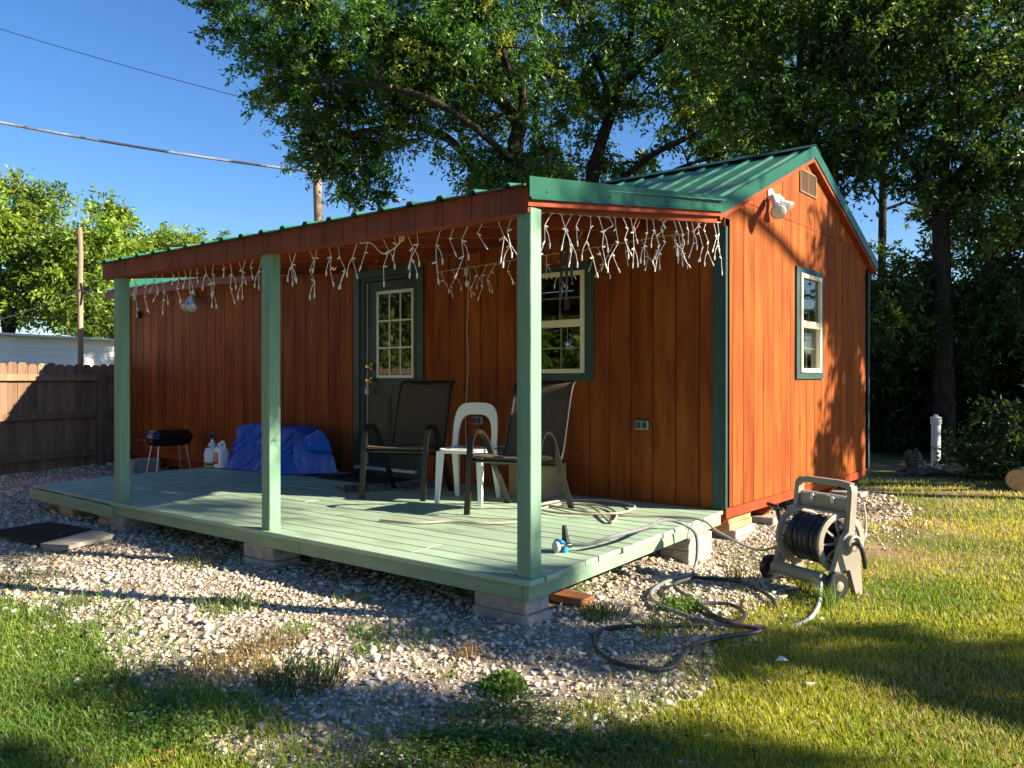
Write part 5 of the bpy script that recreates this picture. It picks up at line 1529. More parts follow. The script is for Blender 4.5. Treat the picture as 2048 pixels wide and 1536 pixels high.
# folded flap, pleats and grommets at the right end
def flap(pts_l, pts_r, nm, seed):
    n = 14
    L_, R_ = smooth_path(pts_l, 6), smooth_path(pts_r, 6)
    Vv, Ff = [], []
    for a, b in zip(L_, R_):
        for k in range(n + 1):
            p = a.lerp(b, k / n)
            q = mnoise.noise(p * 11 + Vector((seed, 0, 0))) * .014
            Vv.append(p + Vector((0, q, q * .4)))
        for k in range(n + 1):
            Vv.append(Vv[-(n + 1)] + Vector((0, .004, -.003)))
    m = 2 * (n + 1)
    for i in range(len(L_) - 1):
        for k in range(n):
            Ff += [(i * m + k, i * m + k + 1, (i + 1) * m + k + 1, (i + 1) * m + k), (i * m + n + 1 + k, (i + 1) * m + n + 1 + k, (i + 1) * m + n + 2 + k, i * m + n + 2 + k)]
        Ff += [(i * m, (i + 1) * m, (i + 1) * m + n + 1, i * m + n + 1), (i * m + n, i * m + 2 * n + 1, (i + 1) * m + 2 * n + 1, (i + 1) * m + n)]
    return MB().add(Vv, Ff).build(nm, tarp_mat, tarp)
def tp_(u, v, y): return at(u, v, y=y)
flap([tp_(585, 888, -.50), tp_(586, 905, -.53), tp_(590, 925, -.55), tp_(600, 947, -.57)], [tp_(650, 868, -.36), tp_(660, 895, -.40), tp_(668, 922, -.45), tp_(676, 946, -.46)], 'flap', 2.0)
flap([tp_(598, 878, -.44), tp_(604, 890, -.50), tp_(612, 900, -.53)], [tp_(640, 858, -.34), tp_(656, 880, -.38), tp_(664, 903, -.44)], 'flap', 7.0)
for (u, v, y_) in ((635, 863, -.45), (616, 874, -.53), (619, 887, -.575), (594, 911, -.60)):
    p = at(u, v, y=y_)
    MB().tube([p + Vector((.009 * math.cos(k * .5236), -.002, .009 * math.sin(k * .5236))) for k in range(12)], .0035, 5, closed=True).build('grommet', steel, tarp)

# pump sprayer
tank_mat = M('milky_plastic', (0.78, 0.79, 0.77), (0.84, 0.84, 0.81), rough=0.4, scale=4, spec=0.4)
b = at(426, 933, z=DZ)
b = Vector((b.x + .02, b.y - .02, DZ))
sp = thing('pump_sprayer', 'white pump sprayer with black handle and looped hose at the deck edge', 'sprayer', b)
MB().lathe([(.070, 0), (.088, .008), (.092, .03), (.092, .15), (.085, .19), (.066, .225), (.036, .245), (.030, .25)], 28, b).build('tank', tank_mat, sp, smooth=True)
MB().lathe([(.0915, .006), (.0935, .03), (.0935, .062)], 28, b, caps=False).build('liquid', M('amber_liquid', (0.50, 0.40, 0.26), rough=0.3), sp, smooth=True)
MB().lathe([(.040, .245), (.042, .25), (.042, .27), (.030, .275), (.020, .285), (.018, .315)], 20, b).build('pump_collar', tank_mat, sp, smooth=True)
MB().tube(smooth_path([b + Vector(q) for q in ((-.0, 0, .315), (-.045, 0, .325), (-.060, 0, .355), (-.050, 0, .375), (0, 0, .378), (.050, 0, .375), (.060, 0, .355), (.045, 0, .325), (0, 0, .315))], 4), .010, 8).build('handle', black_plastic, sp, smooth=True)
MB().tube(smooth_path([b + Vector(q) for q in ((.06, -.07, .232), (.0, -.105, .225), (-.05, -.10, .17), (-.045, -.105, .10), (.0, -.11, .05), (.07, -.085, .035), (.115, -.04, .06), (.12, -.02, .15), (.10, -.02, .235), (.16, -.03, .245), (.185, -.04, .225))], 7), .0065, 7).build('hose', black_plastic, sp, smooth=True)
MB().tube([b + Vector((.105, -.03, .015)), b + Vector((.12, -.03, .06)), b + Vector((.118, -.03, .13))], .011, 8).build('spray_wand', M('rust_red_plastic', (0.42, 0.09, 0.05), rough=0.5), sp)

# jug with red label
b = at(458, 934, z=DZ)
b = Vector((b.x, b.y - .10, DZ))
jg = thing('plastic_jug', 'white plastic jug with red label and looped handle by the tarpaulin', 'jug', b)
MB().loft([(.0, .068, .052, 6), (.006, .075, .058, 6), (.17, .076, .059, 6), (.205, .072, .055, 4.5), (.235, .055, .042, 3, -.008, 0), (.258, .030, .028, 2.4, -.022, 0), (.268, .020, .020, 2, -.030, 0), (.282, .020, .020, 2, -.030, 0)], 32, b).build('bottle', white_plastic, jg, smooth=True)
MB().tube(smooth_path([b + Vector(q) for q in ((-.012, 0, .262), (.012, 0, .292), (.045, 0, .292), (.066, 0, .262), (.066, 0, .215), (.060, 0, .18))], 6), .0145, 10).build('handle', white_plastic, jg, smooth=True)
red_cap = M('red_plastic', (0.55, 0.025, 0.02), rough=0.4)
MB().lathe([(.023, .278), (.024, .282), (.024, .300), (.012, .306), (.008, .318)], 16, b + Vector((-.030, 0, 0))).build('cap', red_cap, jg, smooth=True)
lab = MB().box(b.x - .058, b.x + .030, b.y - .0605, b.y - .0585, DZ + .045, DZ + .175).build('label', M('label_red', (0.50, 0.035, 0.03), (0.42, 0.03, 0.03), rough=0.5, scale=30), jg)
MB().box(b.x - .056, b.x + .028, b.y - .0612, b.y - .0606, DZ + .128, DZ + .145).build('label_band', white_vinyl, lab)
MB().box(b.x - .046, b.x + .018, b.y - .0616, b.y - .0613, DZ + .133, DZ + .140).build('label_print', M('label_ink', (0.10, 0.05, 0.05), rough=0.6), lab)
MB().box(b.x - .050, b.x + .012, b.y - .0612, b.y - .0606, DZ + .157, DZ + .168).build('label_print', M('label_cream', (0.75, 0.55, 0.42), rough=0.6), lab)
MB().lathe([(.026, 0), (.026, .0006)], 20, (b.x - .010, b.y - .0606, DZ + .095), (0, -1, 0)).build('label_picture', M('label_yellow', (0.70, 0.60, 0.18), (0.35, 0.42, 0.12), rough=0.5, scale=50), lab)
MB().box(b.x - .054, b.x + .026, b.y - .0612, b.y - .0606, DZ + .052, DZ + .066).build('label_band', M('label_dark', (0.30, 0.02, 0.02), rough=0.5), lab)

# door mat and striped rag rug
mat_dark = M('dark_door_mat', (0.035, 0.030, 0.028), (0.065, 0.052, 0.045), rough=0.95, scale=60, bump=0.8, bscale=120, spec=0.05)
b = (at(655, 957, z=DZ + .005) + at(785, 960, z=DZ + .005)) / 2
t = thing('door_mat', 'dark bristle door mat before the green door', 'mat', (-3.66, -.36, DZ))
MB().box(-4.10, -3.25, -.60, -.12, DZ + .0025, DZ + .014, .004).build('pile', mat_dark, t)
MB().box(-4.12, -3.23, -.62, -.10, DZ + .0018, DZ + .006, .002).build('backing', black_plastic, t)
rug = thing('rag_rug', 'woven rag rug in multicoloured stripes under the brown chair', 'rug', (-2.75, -.95, DZ))
cols = [(.26, .26, .30), (.34, .15, .10), (.09, .09, .13), (.38, .34, .31), (.22, .20, .22), (.15, .17, .24), (.27, .17, .17), (.18, .17, .17)]
rmats = [M('rug_stripe', c_, tuple(q * .6 for q in c_), rough=0.95, scale=90, bump=0.8, bscale=150, spec=0.05) for c_ in cols]
ra, rb = at(702, 985, z=DZ), at(915, 972, z=DZ)
rd = Vector((rb.x - ra.x, rb.y - ra.y, 0)); rl = rd.length; rd.normalize()
rn = Vector((-rd.y, rd.x, 0))
random.seed(9)
s = 0.0
while s < rl:
    w_ = random.uniform(.010, .019)
    p = Vector((ra.x, ra.y, 0)) + rd * (s + w_ / 2) + rn * (.20 + random.uniform(-.006, .006))
    sk = rd * .05
    MB().obox((p.x, p.y, DZ + .008 + .003 * math.sin(s * 25)), rd * w_ * .49, rn * .22 + sk, (0, 0, .004), .002).build('stripe', random.choice(rmats), rug)
    s += w_
for k in range(22):
    p = Vector((ra.x, ra.y, 0)) + rn * (k * .02 - .02) - rd * .002
    q = p - rd * random.uniform(.025, .06) + rn * random.uniform(-.02, .02)
    MB().tube([(p.x, p.y, DZ + .007), ((p.x + q.x) / 2, (p.y + q.y) / 2, DZ + .010), (q.x, q.y, DZ + .005)], .0025, 5).build('fringe', rmats[k % 8], rug)

# thin hose coiled on the deck, running to the reel
def ell(u0, v0, ru, rv, a0, a1, n, z):
    return [at(u0 + ru * math.cos(R(a)), v0 + rv * math.sin(R(a)), z=z) for a in np.linspace(a0, a1, n)]
thin = M('beige_hose', (0.34, 0.29, 0.22), (0.42, 0.36, 0.28), rough=0.5, scale=10, spec=0.3)
zt = DZ + .012
path = [at(760, 1040, z=zt), at(830, 1046, z=zt), at(900, 1043, z=zt), at(970, 1047, z=zt), at(1040, 1043, z=zt)] + ell(1152, 1030, 82, 23, 175, 395, 10, zt + .004) + [at(1180, 1013, z=zt + .012), at(1110, 1006, z=zt + .012)] + ell(1172, 1014, 98, 14, 200, 380, 7, zt + .016) + \
       [at(1230, 1027, z=zt + .02), at(1130, 1027, z=zt + .01), at(1075, 1018, z=zt), at(1090, 1010, z=zt), at(1160, 1022, z=zt + .008), at(1235, 1030, z=zt), at(1330, 1033, z=zt), Vector((.12, -.62, zt + .006)), Vector((.24, -.62, .20)), Vector((.55, -.70, .13)), Vector((.74, -.66, .20))]
o = MB().tube(smooth_path(path, 6), .0085, 7).build('thin_hose', thin, smooth=True)
tag(o, 'thin beige hose looped on the deck and stretched to the hose reel', 'hose')

# thick garden hose with spray nozzle
hose_mat = M('grey_garden_hose', (0.15, 0.165, 0.175), (0.20, 0.21, 0.22), rough=0.4, scale=12, spec=0.4)
hz = .030
path = [at(1142, 1090, z=DZ + .035), at(1180, 1088, z=DZ + .045), at(1230, 1072, z=DZ + .085), at(1290, 1056, z=DZ + .09), Vector((.06, -1.05, DZ + .07)), Vector((.13, -.93, DZ + .035)), Vector((.185, -.86, DZ - .03)), Vector((.20, -.86, .10)), Vector((.215, -.93, .0)),
        gat(1375, 1152, hz), gat(1330, 1165, hz), gat(1303, 1185, hz), gat(1312, 1205, hz), gat(1345, 1222, hz), gat(1400, 1240, hz), gat(1450, 1250, hz), gat(1495, 1254, hz), gat(1530, 1256, hz)]
gh = thing('garden_hose', 'grey garden hose arching off the deck edge with blue and black nozzle', 'hose', at(1118, 1098, z=DZ))
MB().tube(smooth_path(path, 7), .011, 9).build('hose', hose_mat, gh, smooth=True)
blue_pl = M('bright_blue_plastic', (0.015, 0.30, 0.62), rough=0.35)
nz = at(1117, 1092, z=DZ + .035)
hd = (at(1095, 1095, z=DZ + .03) - at(1140, 1089, z=DZ + .03)).normalized()
MB().lathe([(.013, 0), (.016, .01), (.016, .035), (.012, .045), (.018, .055), (.022, .07), (.022, .095)], 14, at(1143, 1090, z=DZ + .035), hd).build('nozzle_body', black_plastic, gh, smooth=True)
e_ = at(1143, 1090, z=DZ + .035) + hd * .095
MB().lathe([(.027, 0), (.031, .006), (.031, .022), (.027, .026)], 16, e_, hd).build('nozzle_head', GRAY, gh, smooth=True)
MB().lathe([(.018, -.034), (.023, -.02), (.023, .02), (.018, .034)], 12, at(1119, 1087, z=DZ + .045), hd.cross(Vector((0, 0, 1)))).build('nozzle_trigger', blue_pl, gh, smooth=True)
q = at(1127, 1100, z=DZ + .012)
MB().box(q.x - .028, q.x + .028, q.y - .020, q.y + .020, DZ + .001, DZ + .030, .007).build('nozzle_guard', blue_pl, gh)
q = at(1131, 1088, z=DZ + .04)
MB().add([q + Vector(v_) for v_ in ((-.016, -.014, -.01), (.026, -.014, -.01), (.026, .014, -.01), (-.016, .014, -.01), (-.018, -.010, .105), (.000, -.010, .105), (.000, .010, .105), (-.018, .010, .105))],
         [(0, 3, 2, 1), (4, 5, 6, 7), (0, 1, 5, 4), (1, 2, 6, 5), (2, 3, 7, 6), (3, 0, 4, 7)]).build('nozzle_grip', black_plastic, gh)
# lengths of dark hose lying on the gravel
dark_hose = M('dark_rubber_hose', (0.028, 0.031, 0.038), (0.045, 0.048, 0.055), rough=0.45, scale=14, spec=0.4, stain=(0.28, 0.10, 0.09), stain_scale=3, stain_range=(.66, .7))
path = [gat(1385, 1156, hz + .02), gat(1350, 1168, hz + .02), gat(1358, 1182, hz + .02), gat(1395, 1206, hz + .02), gat(1430, 1232, hz + .02), gat(1475, 1244, hz), gat(1490, 1228, hz), gat(1462, 1210, hz), gat(1410, 1207, hz), gat(1392, 1216, hz), gat(1420, 1234, hz), gat(1460, 1246, hz + .02), gat(1520, 1262, hz + .01),
        gat(1440, 1275, hz), gat(1385, 1292, hz), gat(1365, 1318, hz), gat(1340, 1336, hz - .004), gat(1290, 1338, hz), gat(1235, 1326, hz), gat(1196, 1302, hz), gat(1190, 1272, hz), gat(1220, 1256, hz - .01), gat(1320, 1252, hz), gat(1410, 1250, hz - .006)]
o = MB().tube(smooth_path(path, 7), .0105, 9).build('ground_hose', dark_hose, smooth=True)
tag(o, 'dark rubber hose snaking in loops over the gravel', 'hose')
path = [gat(1385, 1155, hz), gat(1430, 1158, hz), gat(1475, 1163, hz), gat(1515, 1178, hz), gat(1545, 1198, hz), gat(1552, 1215, hz - .012)]
o = MB().tube(smooth_path(path, 7), .011, 9).build('ground_hose', dark_hose, smooth=True)
tag(o, 'dark rubber hose curving past the reel wheel into the lawn', 'hose')

# ------------------------------------------------------------------ hose reel cart
taupe = M('taupe_plastic', (0.27, 0.235, 0.19), (0.33, 0.29, 0.235), rough=0.42, scale=4, spec=0.4, stain=(0.21, 0.18, 0.145), stain_scale=5, stain_range=(.55, .8))
reel_hose = M('black_reel_hose', (0.016, 0.018, 0.023), (0.026, 0.028, 0.034), rough=0.38, scale=12, spec=0.5, stain=(0.14, 0.035, 0.035), stain_scale=4, stain_range=(.66, .7))
reel = thing('hose_reel', 'taupe plastic hose reel cart wound with dark hose on the lawn edge', 'hose reel', (0.955, -1.02, 0), math.atan2(-.441, .897))
def rb_(mb, name, mat, parent=None, smooth=False):
    """build in the cart's own frame"""
    o = bpy.data.objects.new(name, mb.mesh(name, smooth))
    o.data.materials.append(mat); COL.objects.link(o); o.parent = parent or reel
    return o
for s in (-1, 1):
    wh = rb_(MB().lathe([(.03, -.022), (.070, -.022), (.078, -.014), (.078, .014), (.070, .022), (.03, .022)], 26, (s * .262, .0, .078), (1, 0, 0)), 'wheel', black_plastic, smooth=True)
    rb_(MB().lathe([(.028, 0), (.028, .006), (.012, .01)], 14, (s * .262 + s * .022, 0, .078), (s, 0, 0)), 'hub_cap', taupe if s > 0 else black_plastic, wh, True)
    # A-shaped side panel: front leg to the wheel, rear leg to the ground, hub on top
    poly = [(-.045, .045), (.03, .045), (.075, .15), (.125, .15), (.175, .0), (.225, .0), (.215, .12), (.19, .30), (.165, .355), (.12, .37), (.085, .345), (.055, .28), (.0, .14)]
    rb_(MB().prism(poly, (s * .225 - .018, 0, 0), (0, 1, 0), (0, 0, 1), .036), 'side_panel', taupe)
    rb_(MB().lathe([(.048, 0), (.048, .03), (.036, .034), (.03, .02)], 18, (s * .243, .135, .305), (s, 0, 0)), 'hub', taupe, smooth=True)
    # handle upright
    rb_(MB().tube(smooth_path([(s * .205, .150, .26), (s * .207, .165, .42), (s * .207, .180, .58), (s * .197, .183, .618)], 5), .018, section=[(-1, -1.25), (1, -1.25), (1, 1.25), (-1, 1.25)], up=(1, 0, 0)), 'handle_upright', taupe)
    # drum flange: rim, spokes
    fl = rb_(MB().lathe([(.172, -.011), (.179, -.008), (.179, .008), (.172, .011), (.146, .011), (.146, -.011), (.172, -.011)], 36, (s * .165, .135, .29), (1, 0, 0), caps=False), 'flange', taupe, smooth=True)
    for k in range(10):
        a = k * math.pi / 5
        rb_(MB().bar((s * .165, .135 + .045 * math.cos(a), .29 + .045 * math.sin(a)), (s * .165, .135 + .148 * math.cos(a), .29 + .148 * math.sin(a)), .012, .010, up=(1, 0, 0)), 'spoke', taupe, fl)
    rb_(MB().lathe([(.05, -.012), (.05, .012)], 18, (s * .165, .135, .29), (1, 0, 0)), 'flange_hub', taupe, fl)
rb_(MB().lathe([(.075, -.16), (.075, .16)], 20, (0, .135, .29), (1, 0, 0)), 'drum', black_plastic)
rb_(MB().tube([(-.203, .183, .622), (-.12, .186, .630), (.12, .186, .630), (.203, .183, .622)], .018, section=[(-1, -1), (1, -1), (1, 1), (-1, 1)], up=(0, 0, 1)), 'handle_bar', taupe)
rb_(MB().box(-.19, .19, .165, .185, .46, .545, .004), 'tray_back', taupe)
rb_(MB().box(-.19, .19, .12, .164, .455, .470, .004), 'tray_floor', taupe)
rb_(MB().box(-.19, .19, .185, .20, .545, .556, .003), 'tray_lip', white_plastic)
for xx in (-.08, .08):
    rb_(MB().box(xx - .012, xx + .012, .150, .164, .51, .548, .004), 'tray_clip', white_plastic)
rb_(MB().lathe([(.036, -.20), (.040, -.195), (.040, .195), (.036, .20)], 20, (0, -.03, .098), (1, 0, 0)), 'front_bar', taupe, smooth=True)
rb_(MB().box(-.20, .20, .17, .19, .035, .07, .004), 'rear_bar', raw_wood if False else taupe)
coil = []
turns = 6
for i in range(turns * 18 + 1):
    a = 2 * math.pi * i / 18
    f = i / (turns * 18)
    rr = .122 + .004 * math.sin(a * .37)
    coil.append((-.128 + .256 * f, .135 + rr * math.cos(a), .29 + rr * math.sin(a)))
rb_(MB().tube(coil, .0225, 9), 'wound_hose', reel_hose, smooth=True)
coil = []
for i in range(10 * 18 + 1):
    a = 2 * math.pi * i / 18 + 1
    coil.append((.125 - .25 * i / 180, .135 + .094 * math.cos(a), .29 + .094 * math.sin(a)))
rb_(MB().tube(coil, .018, 6), 'wound_hose', reel_hose, smooth=True)
rb_(MB().tube(smooth_path([(-.25, .135, .30), (-.30, .135, .30), (-.315, .12, .36), (-.315, .10, .43)], 4), .016, 8), 'crank_arm', black_plastic, smooth=True)
rb_(MB().tube([(-.31, .10, .435), (-.40, .10, .445)], .013, 8), 'crank_grip', black_plastic)
rb_(MB().tube(smooth_path([(.27, .135, .305), (.31, .13, .30), (.315, .15, .24), (.31, .17, .17)], 5), .013, 8), 'inlet_pipe', black_plastic, smooth=True)
lead = [at(1643, 1165, z=.10), at(1640, 1195, z=.05), at(1636, 1215, z=.02), at(1622, 1236, z=.016), at(1600, 1248, z=.012), at(1585, 1253, z=.002)]
o = MB().tube(smooth_path([Vector(p) for p in lead], 6), .0105, 8).build('leader_hose', M('pale_hose', (0.50, 0.47, 0.44), rough=0.5), smooth=True)
tag(o, 'short pale hose end curving from the reel bar into the lawn', 'hose')
stick = [at(1716, 1125, z=.0), Vector((1.05, -.15, .16)), at(1732, 1065, x=.95), at(1729, 1020, x=.95), at(1727, 1000, x=.92)]
stick = [at(1718, 1128, z=.0), at(1722, 1098, y=-.52), at(1731, 1062, y=-.50), at(1731, 1030, y=-.46), at(1727, 1004, y=-.42)]
o = MB().tube(smooth_path(stick, 6), [.011 - .00022 * k for k in range(25)], 8).build('bent_stick', M('pale_stick', (0.42, 0.33, 0.22), (0.52, 0.42, 0.30), rough=0.8, scale=12), smooth=True)
tag(o, 'pale bent stick standing in the ground beside the hose reel', 'stick')

# ------------------------------------------------------------------ grill and block behind the deck end
gc = Vector((-7.22, -.46, 0))
gr_ = thing('charcoal_grill', 'small black charcoal grill on four thin legs beside the wall', 'grill', gc)
MB().loft([(.425, .10, .21, 6), (.44, .115, .235, 6), (.50, .140, .265, 6), (.520, .145, .27, 6)], 32, gc).build('bowl', black_enamel, gr_, smooth=True)
MB().loft([(.523, .147, .272, 6), (.545, .145, .27, 6), (.60, .115, .235, 6), (.618, .095, .21, 6), (.622, .08, .19, 6)], 32, gc).build('lid', black_enamel, gr_, smooth=True)
MB().tube(smooth_path([gc + Vector((0, -.05, .622)), gc + Vector((0, -.05, .65)), gc + Vector((0, .05, .65)), gc + Vector((0, .05, .622))], 4), .007, 6).build('lid_handle', black_plastic, gr_)
MB().tube([gc + Vector((-.10, -.27, .505)), gc + Vector((-.12, -.34, .505)), gc + Vector((.10, -.34, .505)), gc + Vector((.10, -.27, .505))], .008, 6).build('side_handle', black_plastic, gr_)
for sx in (-1, 1):
    MB().box(gc.x + sx * .055 - .035, gc.x + sx * .055 + .035, gc.y - .275, gc.y - .269, .487, .505, .002).build('name_plate', M('pale_plate', (0.62, 0.58, 0.45), rough=0.4), gr_)
    for sy in (-1, 1):
        MB().tube([gc + Vector((sx * .085, sy * .18, .44)), gc + Vector((sx * .13, sy * .24, -.01))], .0105, 8).build('leg', steel, gr_)
p = at(262, 946, z=.0)
block(p.x + .02, p.y + .15, .20, .40, -.01, .18, 'grey concrete block lying beside the charcoal grill', .1, 'loose blocks')

# ------------------------------------------------------------------ steps and scraps on the gravel
ma, mb_, mc, md = at(-40, 1068, z=.03), at(95, 1047, z=.03), at(188, 1062, z=.03), at(85, 1090, z=.03)
t = thing('ground_mat', 'dark ribbed rubber mat lying on the gravel before the deck', 'mat', ((ma + mc) / 2).to_tuple()[:2] + (0.02,))
MB().prism([(p.x, p.y) for p in (ma, md, mc, mb_)], (0, 0, .028), (1, 0, 0), (0, 1, 0), .014).build('base', M('mat_brown', (0.075, 0.060, 0.050), (0.12, 0.095, 0.08), rough=0.95, scale=25, bump=0.7, bscale=60, spec=0.05), t)
for k in range(16):
    f = (k + .5) / 16
    p, q = ma.lerp(mb_, f), md.lerp(mc, f)
    p, q = p.lerp(q, .03), p.lerp(q, .97)
    MB().bar((p.x, p.y, .0445), (q.x, q.y, .0445), .026, .006, c=.0015).build('rib', mat_dark, t)
pa, pb, pc, pd = at(80, 1092, z=.035), at(185, 1064, z=.035), at(234, 1072, z=.035), at(118, 1100, z=.035)
o = MB().prism([(p.x, p.y) for p in (pa, pd, pc, pb)], (0, 0, .020), (1, 0, 0), (0, 1, 0), .032).build('step_board', M('weathered_board', (0.27, 0.25, 0.21), (0.38, 0.35, 0.30), rough=0.9, scale=2.4, stretch=(4, 4, 1), bump=0.4, spec=0.1, stain=(0.20, 0.16, 0.11), stain_scale=5))
tag(o, 'weathered grey board laid flat on the gravel next to the dark mat', 'board')
rw = M('red_brown_decking', (0.38, 0.14, 0.06), (0.48, 0.20, 0.09), rough=0.7, scale=3, stretch=(1, 12, 4), bump=0.3)
pa, pb = at(1103, 1188, z=.05), at(1166, 1200, z=.05)
t = thing('decking_offcut', 'grooved red brown decking offcut leaning by the corner blocks', 'board', (pa.x, pa.y, .01))
d_ = (pb - pa); d_.z = 0; ln = d_.length; d_.normalize(); n_ = Vector((-d_.y, d_.x, 0))
MB().obox((pa + pb) / 2 + Vector((0, 0, -.018)) + n_ * .05, d_ * ln / 2, n_ * .065, (0, 0, .018), .003).build('plank', rw, t)
for k in range(7):
    c_ = (pa + pb) / 2 + n_ * (.05 - .055 + k * .0185)
    MB().obox((c_.x, c_.y, c_.z + .0015), d_ * ln / 2, n_ * .006, (0, 0, .0025)).build('groove_rib', rw, t)
# paper scrap in the lawn
p = at(1564, 1322, z=.035)
o = MB().add([p + Vector(v_) for v_ in ((-.022, -.012, 0), (.018, -.016, .010), (.024, .012, .004), (-.014, .016, .016), (.002, 0, .020), (-.022, -.012, -.002), (.018, -.016, .008), (.024, .012, .002), (-.014, .016, .014), (.002, 0, .017))],
         [(0, 1, 4), (1, 2, 4), (2, 3, 4), (3, 0, 4), (6, 5, 9), (7, 6, 9), (8, 7, 9), (5, 8, 9), (0, 5, 6, 1), (1, 6, 7, 2), (2, 7, 8, 3), (3, 8, 5, 0)]).build('paper_scrap', white_plastic)
tag(o, 'crumpled white paper scrap in the shaded lawn', 'litter')

# ------------------------------------------------------------------ right background: pipe, stump, log
b = away(1872, 11.2)
t = thing('vent_pipe', 'white plastic cleanout pipe standing upright in the shaded yard', 'pipe', (b.x, b.y, 0))
MB().lathe([(.058, -.05), (.058, .66)], 24, (b.x, b.y, 0)).build('pipe', white_plastic, t, smooth=True)
MB().lathe([(.068, .655), (.070, .66), (.070, .745), (.064, .752)], 24, (b.x, b.y, 0)).build('cap', white_plastic, t, smooth=True)
MB().box(b.x - .022, b.x + .022, b.y - .022, b.y + .022, .752, .785, .004).build('plug', white_plastic, t)
b = at(1838, 948, z=0)
t = thing('tree_stump', 'weathered grey tree stump leaning beside the white pipe', 'stump', (b.x, b.y, 0))
stump_m = M('grey_stump', (0.07, 0.058, 0.047), (0.17, 0.14, 0.11), rough=0.95, scale=4, stretch=(4, 4, 1), bump=0.8, spec=0.05)
st = MB().lathe([(.20, -.04), (.16, .02), (.125, .07), (.11, .13), (.105, .19), (.10, .25), (.085, .31), (.03, .30)], 18, (b.x, b.y, 0), (-.35, .1, 1))
st.v = [(x_ + .05 * mnoise.noise(Vector((x_ * 6, y_ * 6, z_ * 4))), y_ + .05 * mnoise.noise(Vector((x_ * 6, y_ * 6, z_ * 4 + 9))), z_ + .09 * max(0, z_) / .3 * mnoise.noise(Vector((x_ * 14, y_ * 14, 3)))) for (x_, y_, z_) in st.v]
st.build('wood', stump_m, t)
for (a_, l_) in ((.3, .35), (2.4, .3), (4.4, .4)):
    MB().tube(smooth_path([(b.x + .12 * math.cos(a_), b.y + .12 * math.sin(a_), .06), (b.x + .25 * math.cos(a_), b.y + .25 * math.sin(a_), .03), (b.x + (.2 + l_) * math.cos(a_), b.y + (.2 + l_) * math.sin(a_), -.02)], 4), [.05 - .004 * k for k in range(9)], 8).build('root', stump_m, t, smooth=True)
b = at(2036, 962, z=.12)
t = thing('cut_log', 'short log with pale sawn end under the low shrub', 'log', (b.x, b.y, 0))
ax = Vector((.05, .98, -.04)).normalized()
MB().lathe([(.125, 0), (.135, .05), (.13, .4), (.12, .8)], 18, (b.x, b.y, .13), ax).build('bark', stump_m, t, smooth=True)
MB().lathe([(.118, -.004), (.118, .001)], 18, (b.x, b.y, .13), ax).build('sawn_face', M('sawn_wood', (0.52, 0.33, 0.15), (0.62, 0.42, 0.22), rough=0.8, scale=18), t)

# ------------------------------------------------------------------ string lights, cord, wind chime
random.seed(77)
def strand(parent, top, length, amp, tdir, branch=True):
    """one hanging strand: zigzag wire with side bulbs"""
    n = max(2, round(length / .082))
    pts_ = [Vector(top)]
    side = random.choice((-1, 1))
    p = Vector(top)
    bulbs = []
    for k in range(n):
        p = p + Vector((0, 0, -length / n)) + tdir * (side * random.uniform(.006, amp)) + Vector((random.uniform(-.006, .006), random.uniform(-.006, .006), 0))
        pts_.append(p.copy())
        bulbs.append((p.copy(), tdir * -side))
        if random.random() < .75: side = -side
    s_ = MB().tube(pts_, .0021, 5).build('strand', wire_white, parent)
    bl = MB()
    for i, (q, sd) in enumerate(bulbs):
        dr = (sd + Vector((0, random.uniform(-.3, .3), random.uniform(-.9, .5)))).normalized() if i < len(bulbs) - 1 else ((pts_[-1] - pts_[-2]).normalized())
        bl.tube([q, q + dr * .011, q + dr * .030, q + dr * .034], [.0040, .0048, .0040, .0016], 6)
    o = bl.build('bulbs', bulb_white, s_)
    o['kind'] = 'stuff'
    if branch and length > .16:
        i = random.randrange(1, len(pts_) - 1)
        q = pts_[i]; sd = random.choice((-1, 1))
        br = [q, q + tdir * sd * .035 + Vector((0, 0, -.04)), q + tdir * sd * .05 + Vector((0, 0, -.085))]
        MB().tube(br, .0021, 5).tube([br[-1], br[-1] + Vector((0, 0, -.03))], [.006, .004], 6).build('side_strand', wire_white, s_)
def icicle(label, a, b, n, lens, amp=.062, skip=(), sagv=.012):
    t = thing('icicle_lights', label, 'string lights', a, group='icicle light strings on the porch')
    a, b = Vector(a), Vector(b)
    td = (b - a); td.z = 0; td.normalize()
    path = []
    for k in range(n * 2 + 1):
        p = a.lerp(b, k / (2 * n))
        p.z += -sagv * (k % 2) + random.uniform(-.006, .006)
        path.append(p)
    MB().tube(path, .0018, 4).build('main_wire', wire_white, t)
    for k in range(n):
        f = (k + .5 + random.uniform(-.18, .18)) / n
        if any(s0 < f < s1 for s0, s1 in skip): continue
        strand(t, a.lerp(b, f), lens[k % len(lens)] * random.uniform(.8, 1.15), amp, td)
icicle('white icicle lights hanging under the front porch beam', (-4.10, -2.585, 2.085), (.06, -2.585, 2.085), 42, (.09, .25, .16, .30, .12, .21, .27), skip=((.665, .70), (.825, .85)))
icicle('white icicle lights hanging under the sunlit right end of the porch roof', (.115, -2.52, 2.105), (.015, -.10, 2.425), 25, (.10, .28, .19, .33, .14, .30, .24), amp=.085)
icicle('dim white icicle lights strung inside the porch near the window', (-2.30, -.75, 2.17), (-.10, -.35, 2.33), 20, (.16, .24, .19))
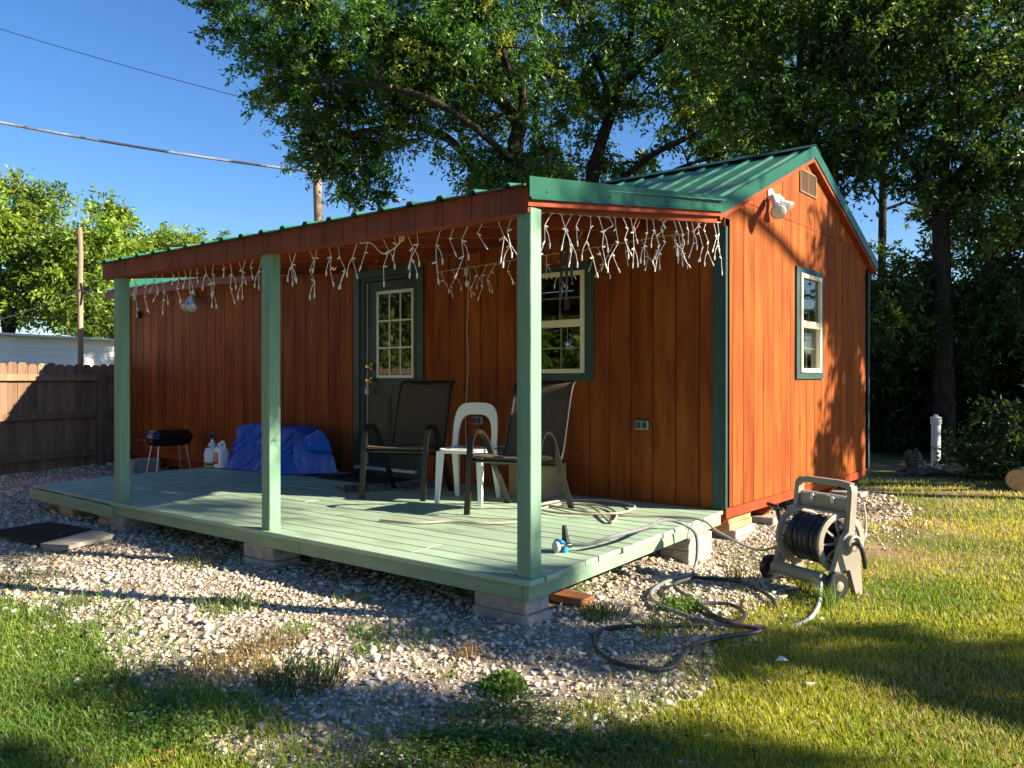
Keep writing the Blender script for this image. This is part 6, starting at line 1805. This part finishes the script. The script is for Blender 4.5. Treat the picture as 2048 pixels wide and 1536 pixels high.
# cord from the lights down the wall
t = thing('extension_cord', 'thin tan cord hanging down the wall between door and window', 'cord', (-2.62, -.02, 1.0))
cx_ = at(935, 600, y=-.03)
pth = [Vector((cx_.x - .02, -.03, 2.38)), Vector((cx_.x + .03, -.025, 2.22))] + [at(935 + q, v, y=-.022) for (q, v) in ((2, 575), (1, 620), (-1, 665), (1, 710), (0, 760), (-3, 800), (-4, 840), (-3, 890), (2, 930))]
MB().tube(smooth_path(pth, 6), .0042, 6).build('cord', cord_tan, t, smooth=True)
for (u, v, mt) in ((933, 543, wire_white), (935, 568, bulb_white)):
    p = at(u, v, y=-.03)
    MB().box(p.x - .018, p.x + .018, -.05, -.02, p.z - .028, p.z + .028, .006).build('plug', mt, t)
p = at(803, 474, y=-2.58)
t = thing('light_plug', 'pale plug box at the end of the beam lights', 'plug', p)
MB().box(p.x - .016, p.x + .016, p.y - .012, p.y + .012, p.z - .026, p.z + .026, .004).build('plug', cord_tan, t)
MB().tube(smooth_path([p + Vector((-.0, 0, -.02)), p + Vector((-.06, 0, -.06)), p + Vector((-.16, 0, -.08)), p + Vector((-.26, 0, -.01)), p + Vector((-.36, 0, .0))], 5), .004, 6).build('lead', wire_white, t, smooth=True)
# wind chime
p = at(1133, 470, y=-1.1)
wch = thing('wind_chime', 'black wind chime hanging under the porch roof before the window', 'wind chime', (p.x, p.y, p.z - .3))
MB().tube([p + Vector((0, 0, .16)), p], .0015, 5).build('cord', black_plastic, wch)
MB().lathe([(.05, 0), (.055, .004), (.055, .014), (.05, .018)], 16, p + Vector((0, 0, -.06))).build('top_disc', black_plastic, wch)
MB().lathe([(.004, 0), (.03, -.04), (.034, -.05), (.02, -.056)], 12, p).build('dome', black_plastic, wch, smooth=True)
for k in range(6):
    a = k * math.pi / 3
    q = p + Vector((.042 * math.cos(a), .042 * math.sin(a), -.10))
    MB().tube([q, q + Vector((0, 0, -.22 - .03 * k))], .008, 8).build('chime_tube', black_plastic, wch, smooth=True)
    MB().tube([q + Vector((0, 0, .045)), q], .001, 4).build('thread', black_plastic, wch)
MB().lathe([(.026, 0), (.028, .006), (.026, .012)], 12, p + Vector((0, 0, -.25))).build('clapper', black_plastic, wch)
MB().tube([p + Vector((0, 0, -.06)), p + Vector((0, 0, -.46))], .001, 4).build('thread', black_plastic, wch)
MB().box(p.x - .02, p.x + .02, p.y - .002, p.y + .002, p.z - .53, p.z - .46, .001).build('wind_sail', black_plastic, wch)
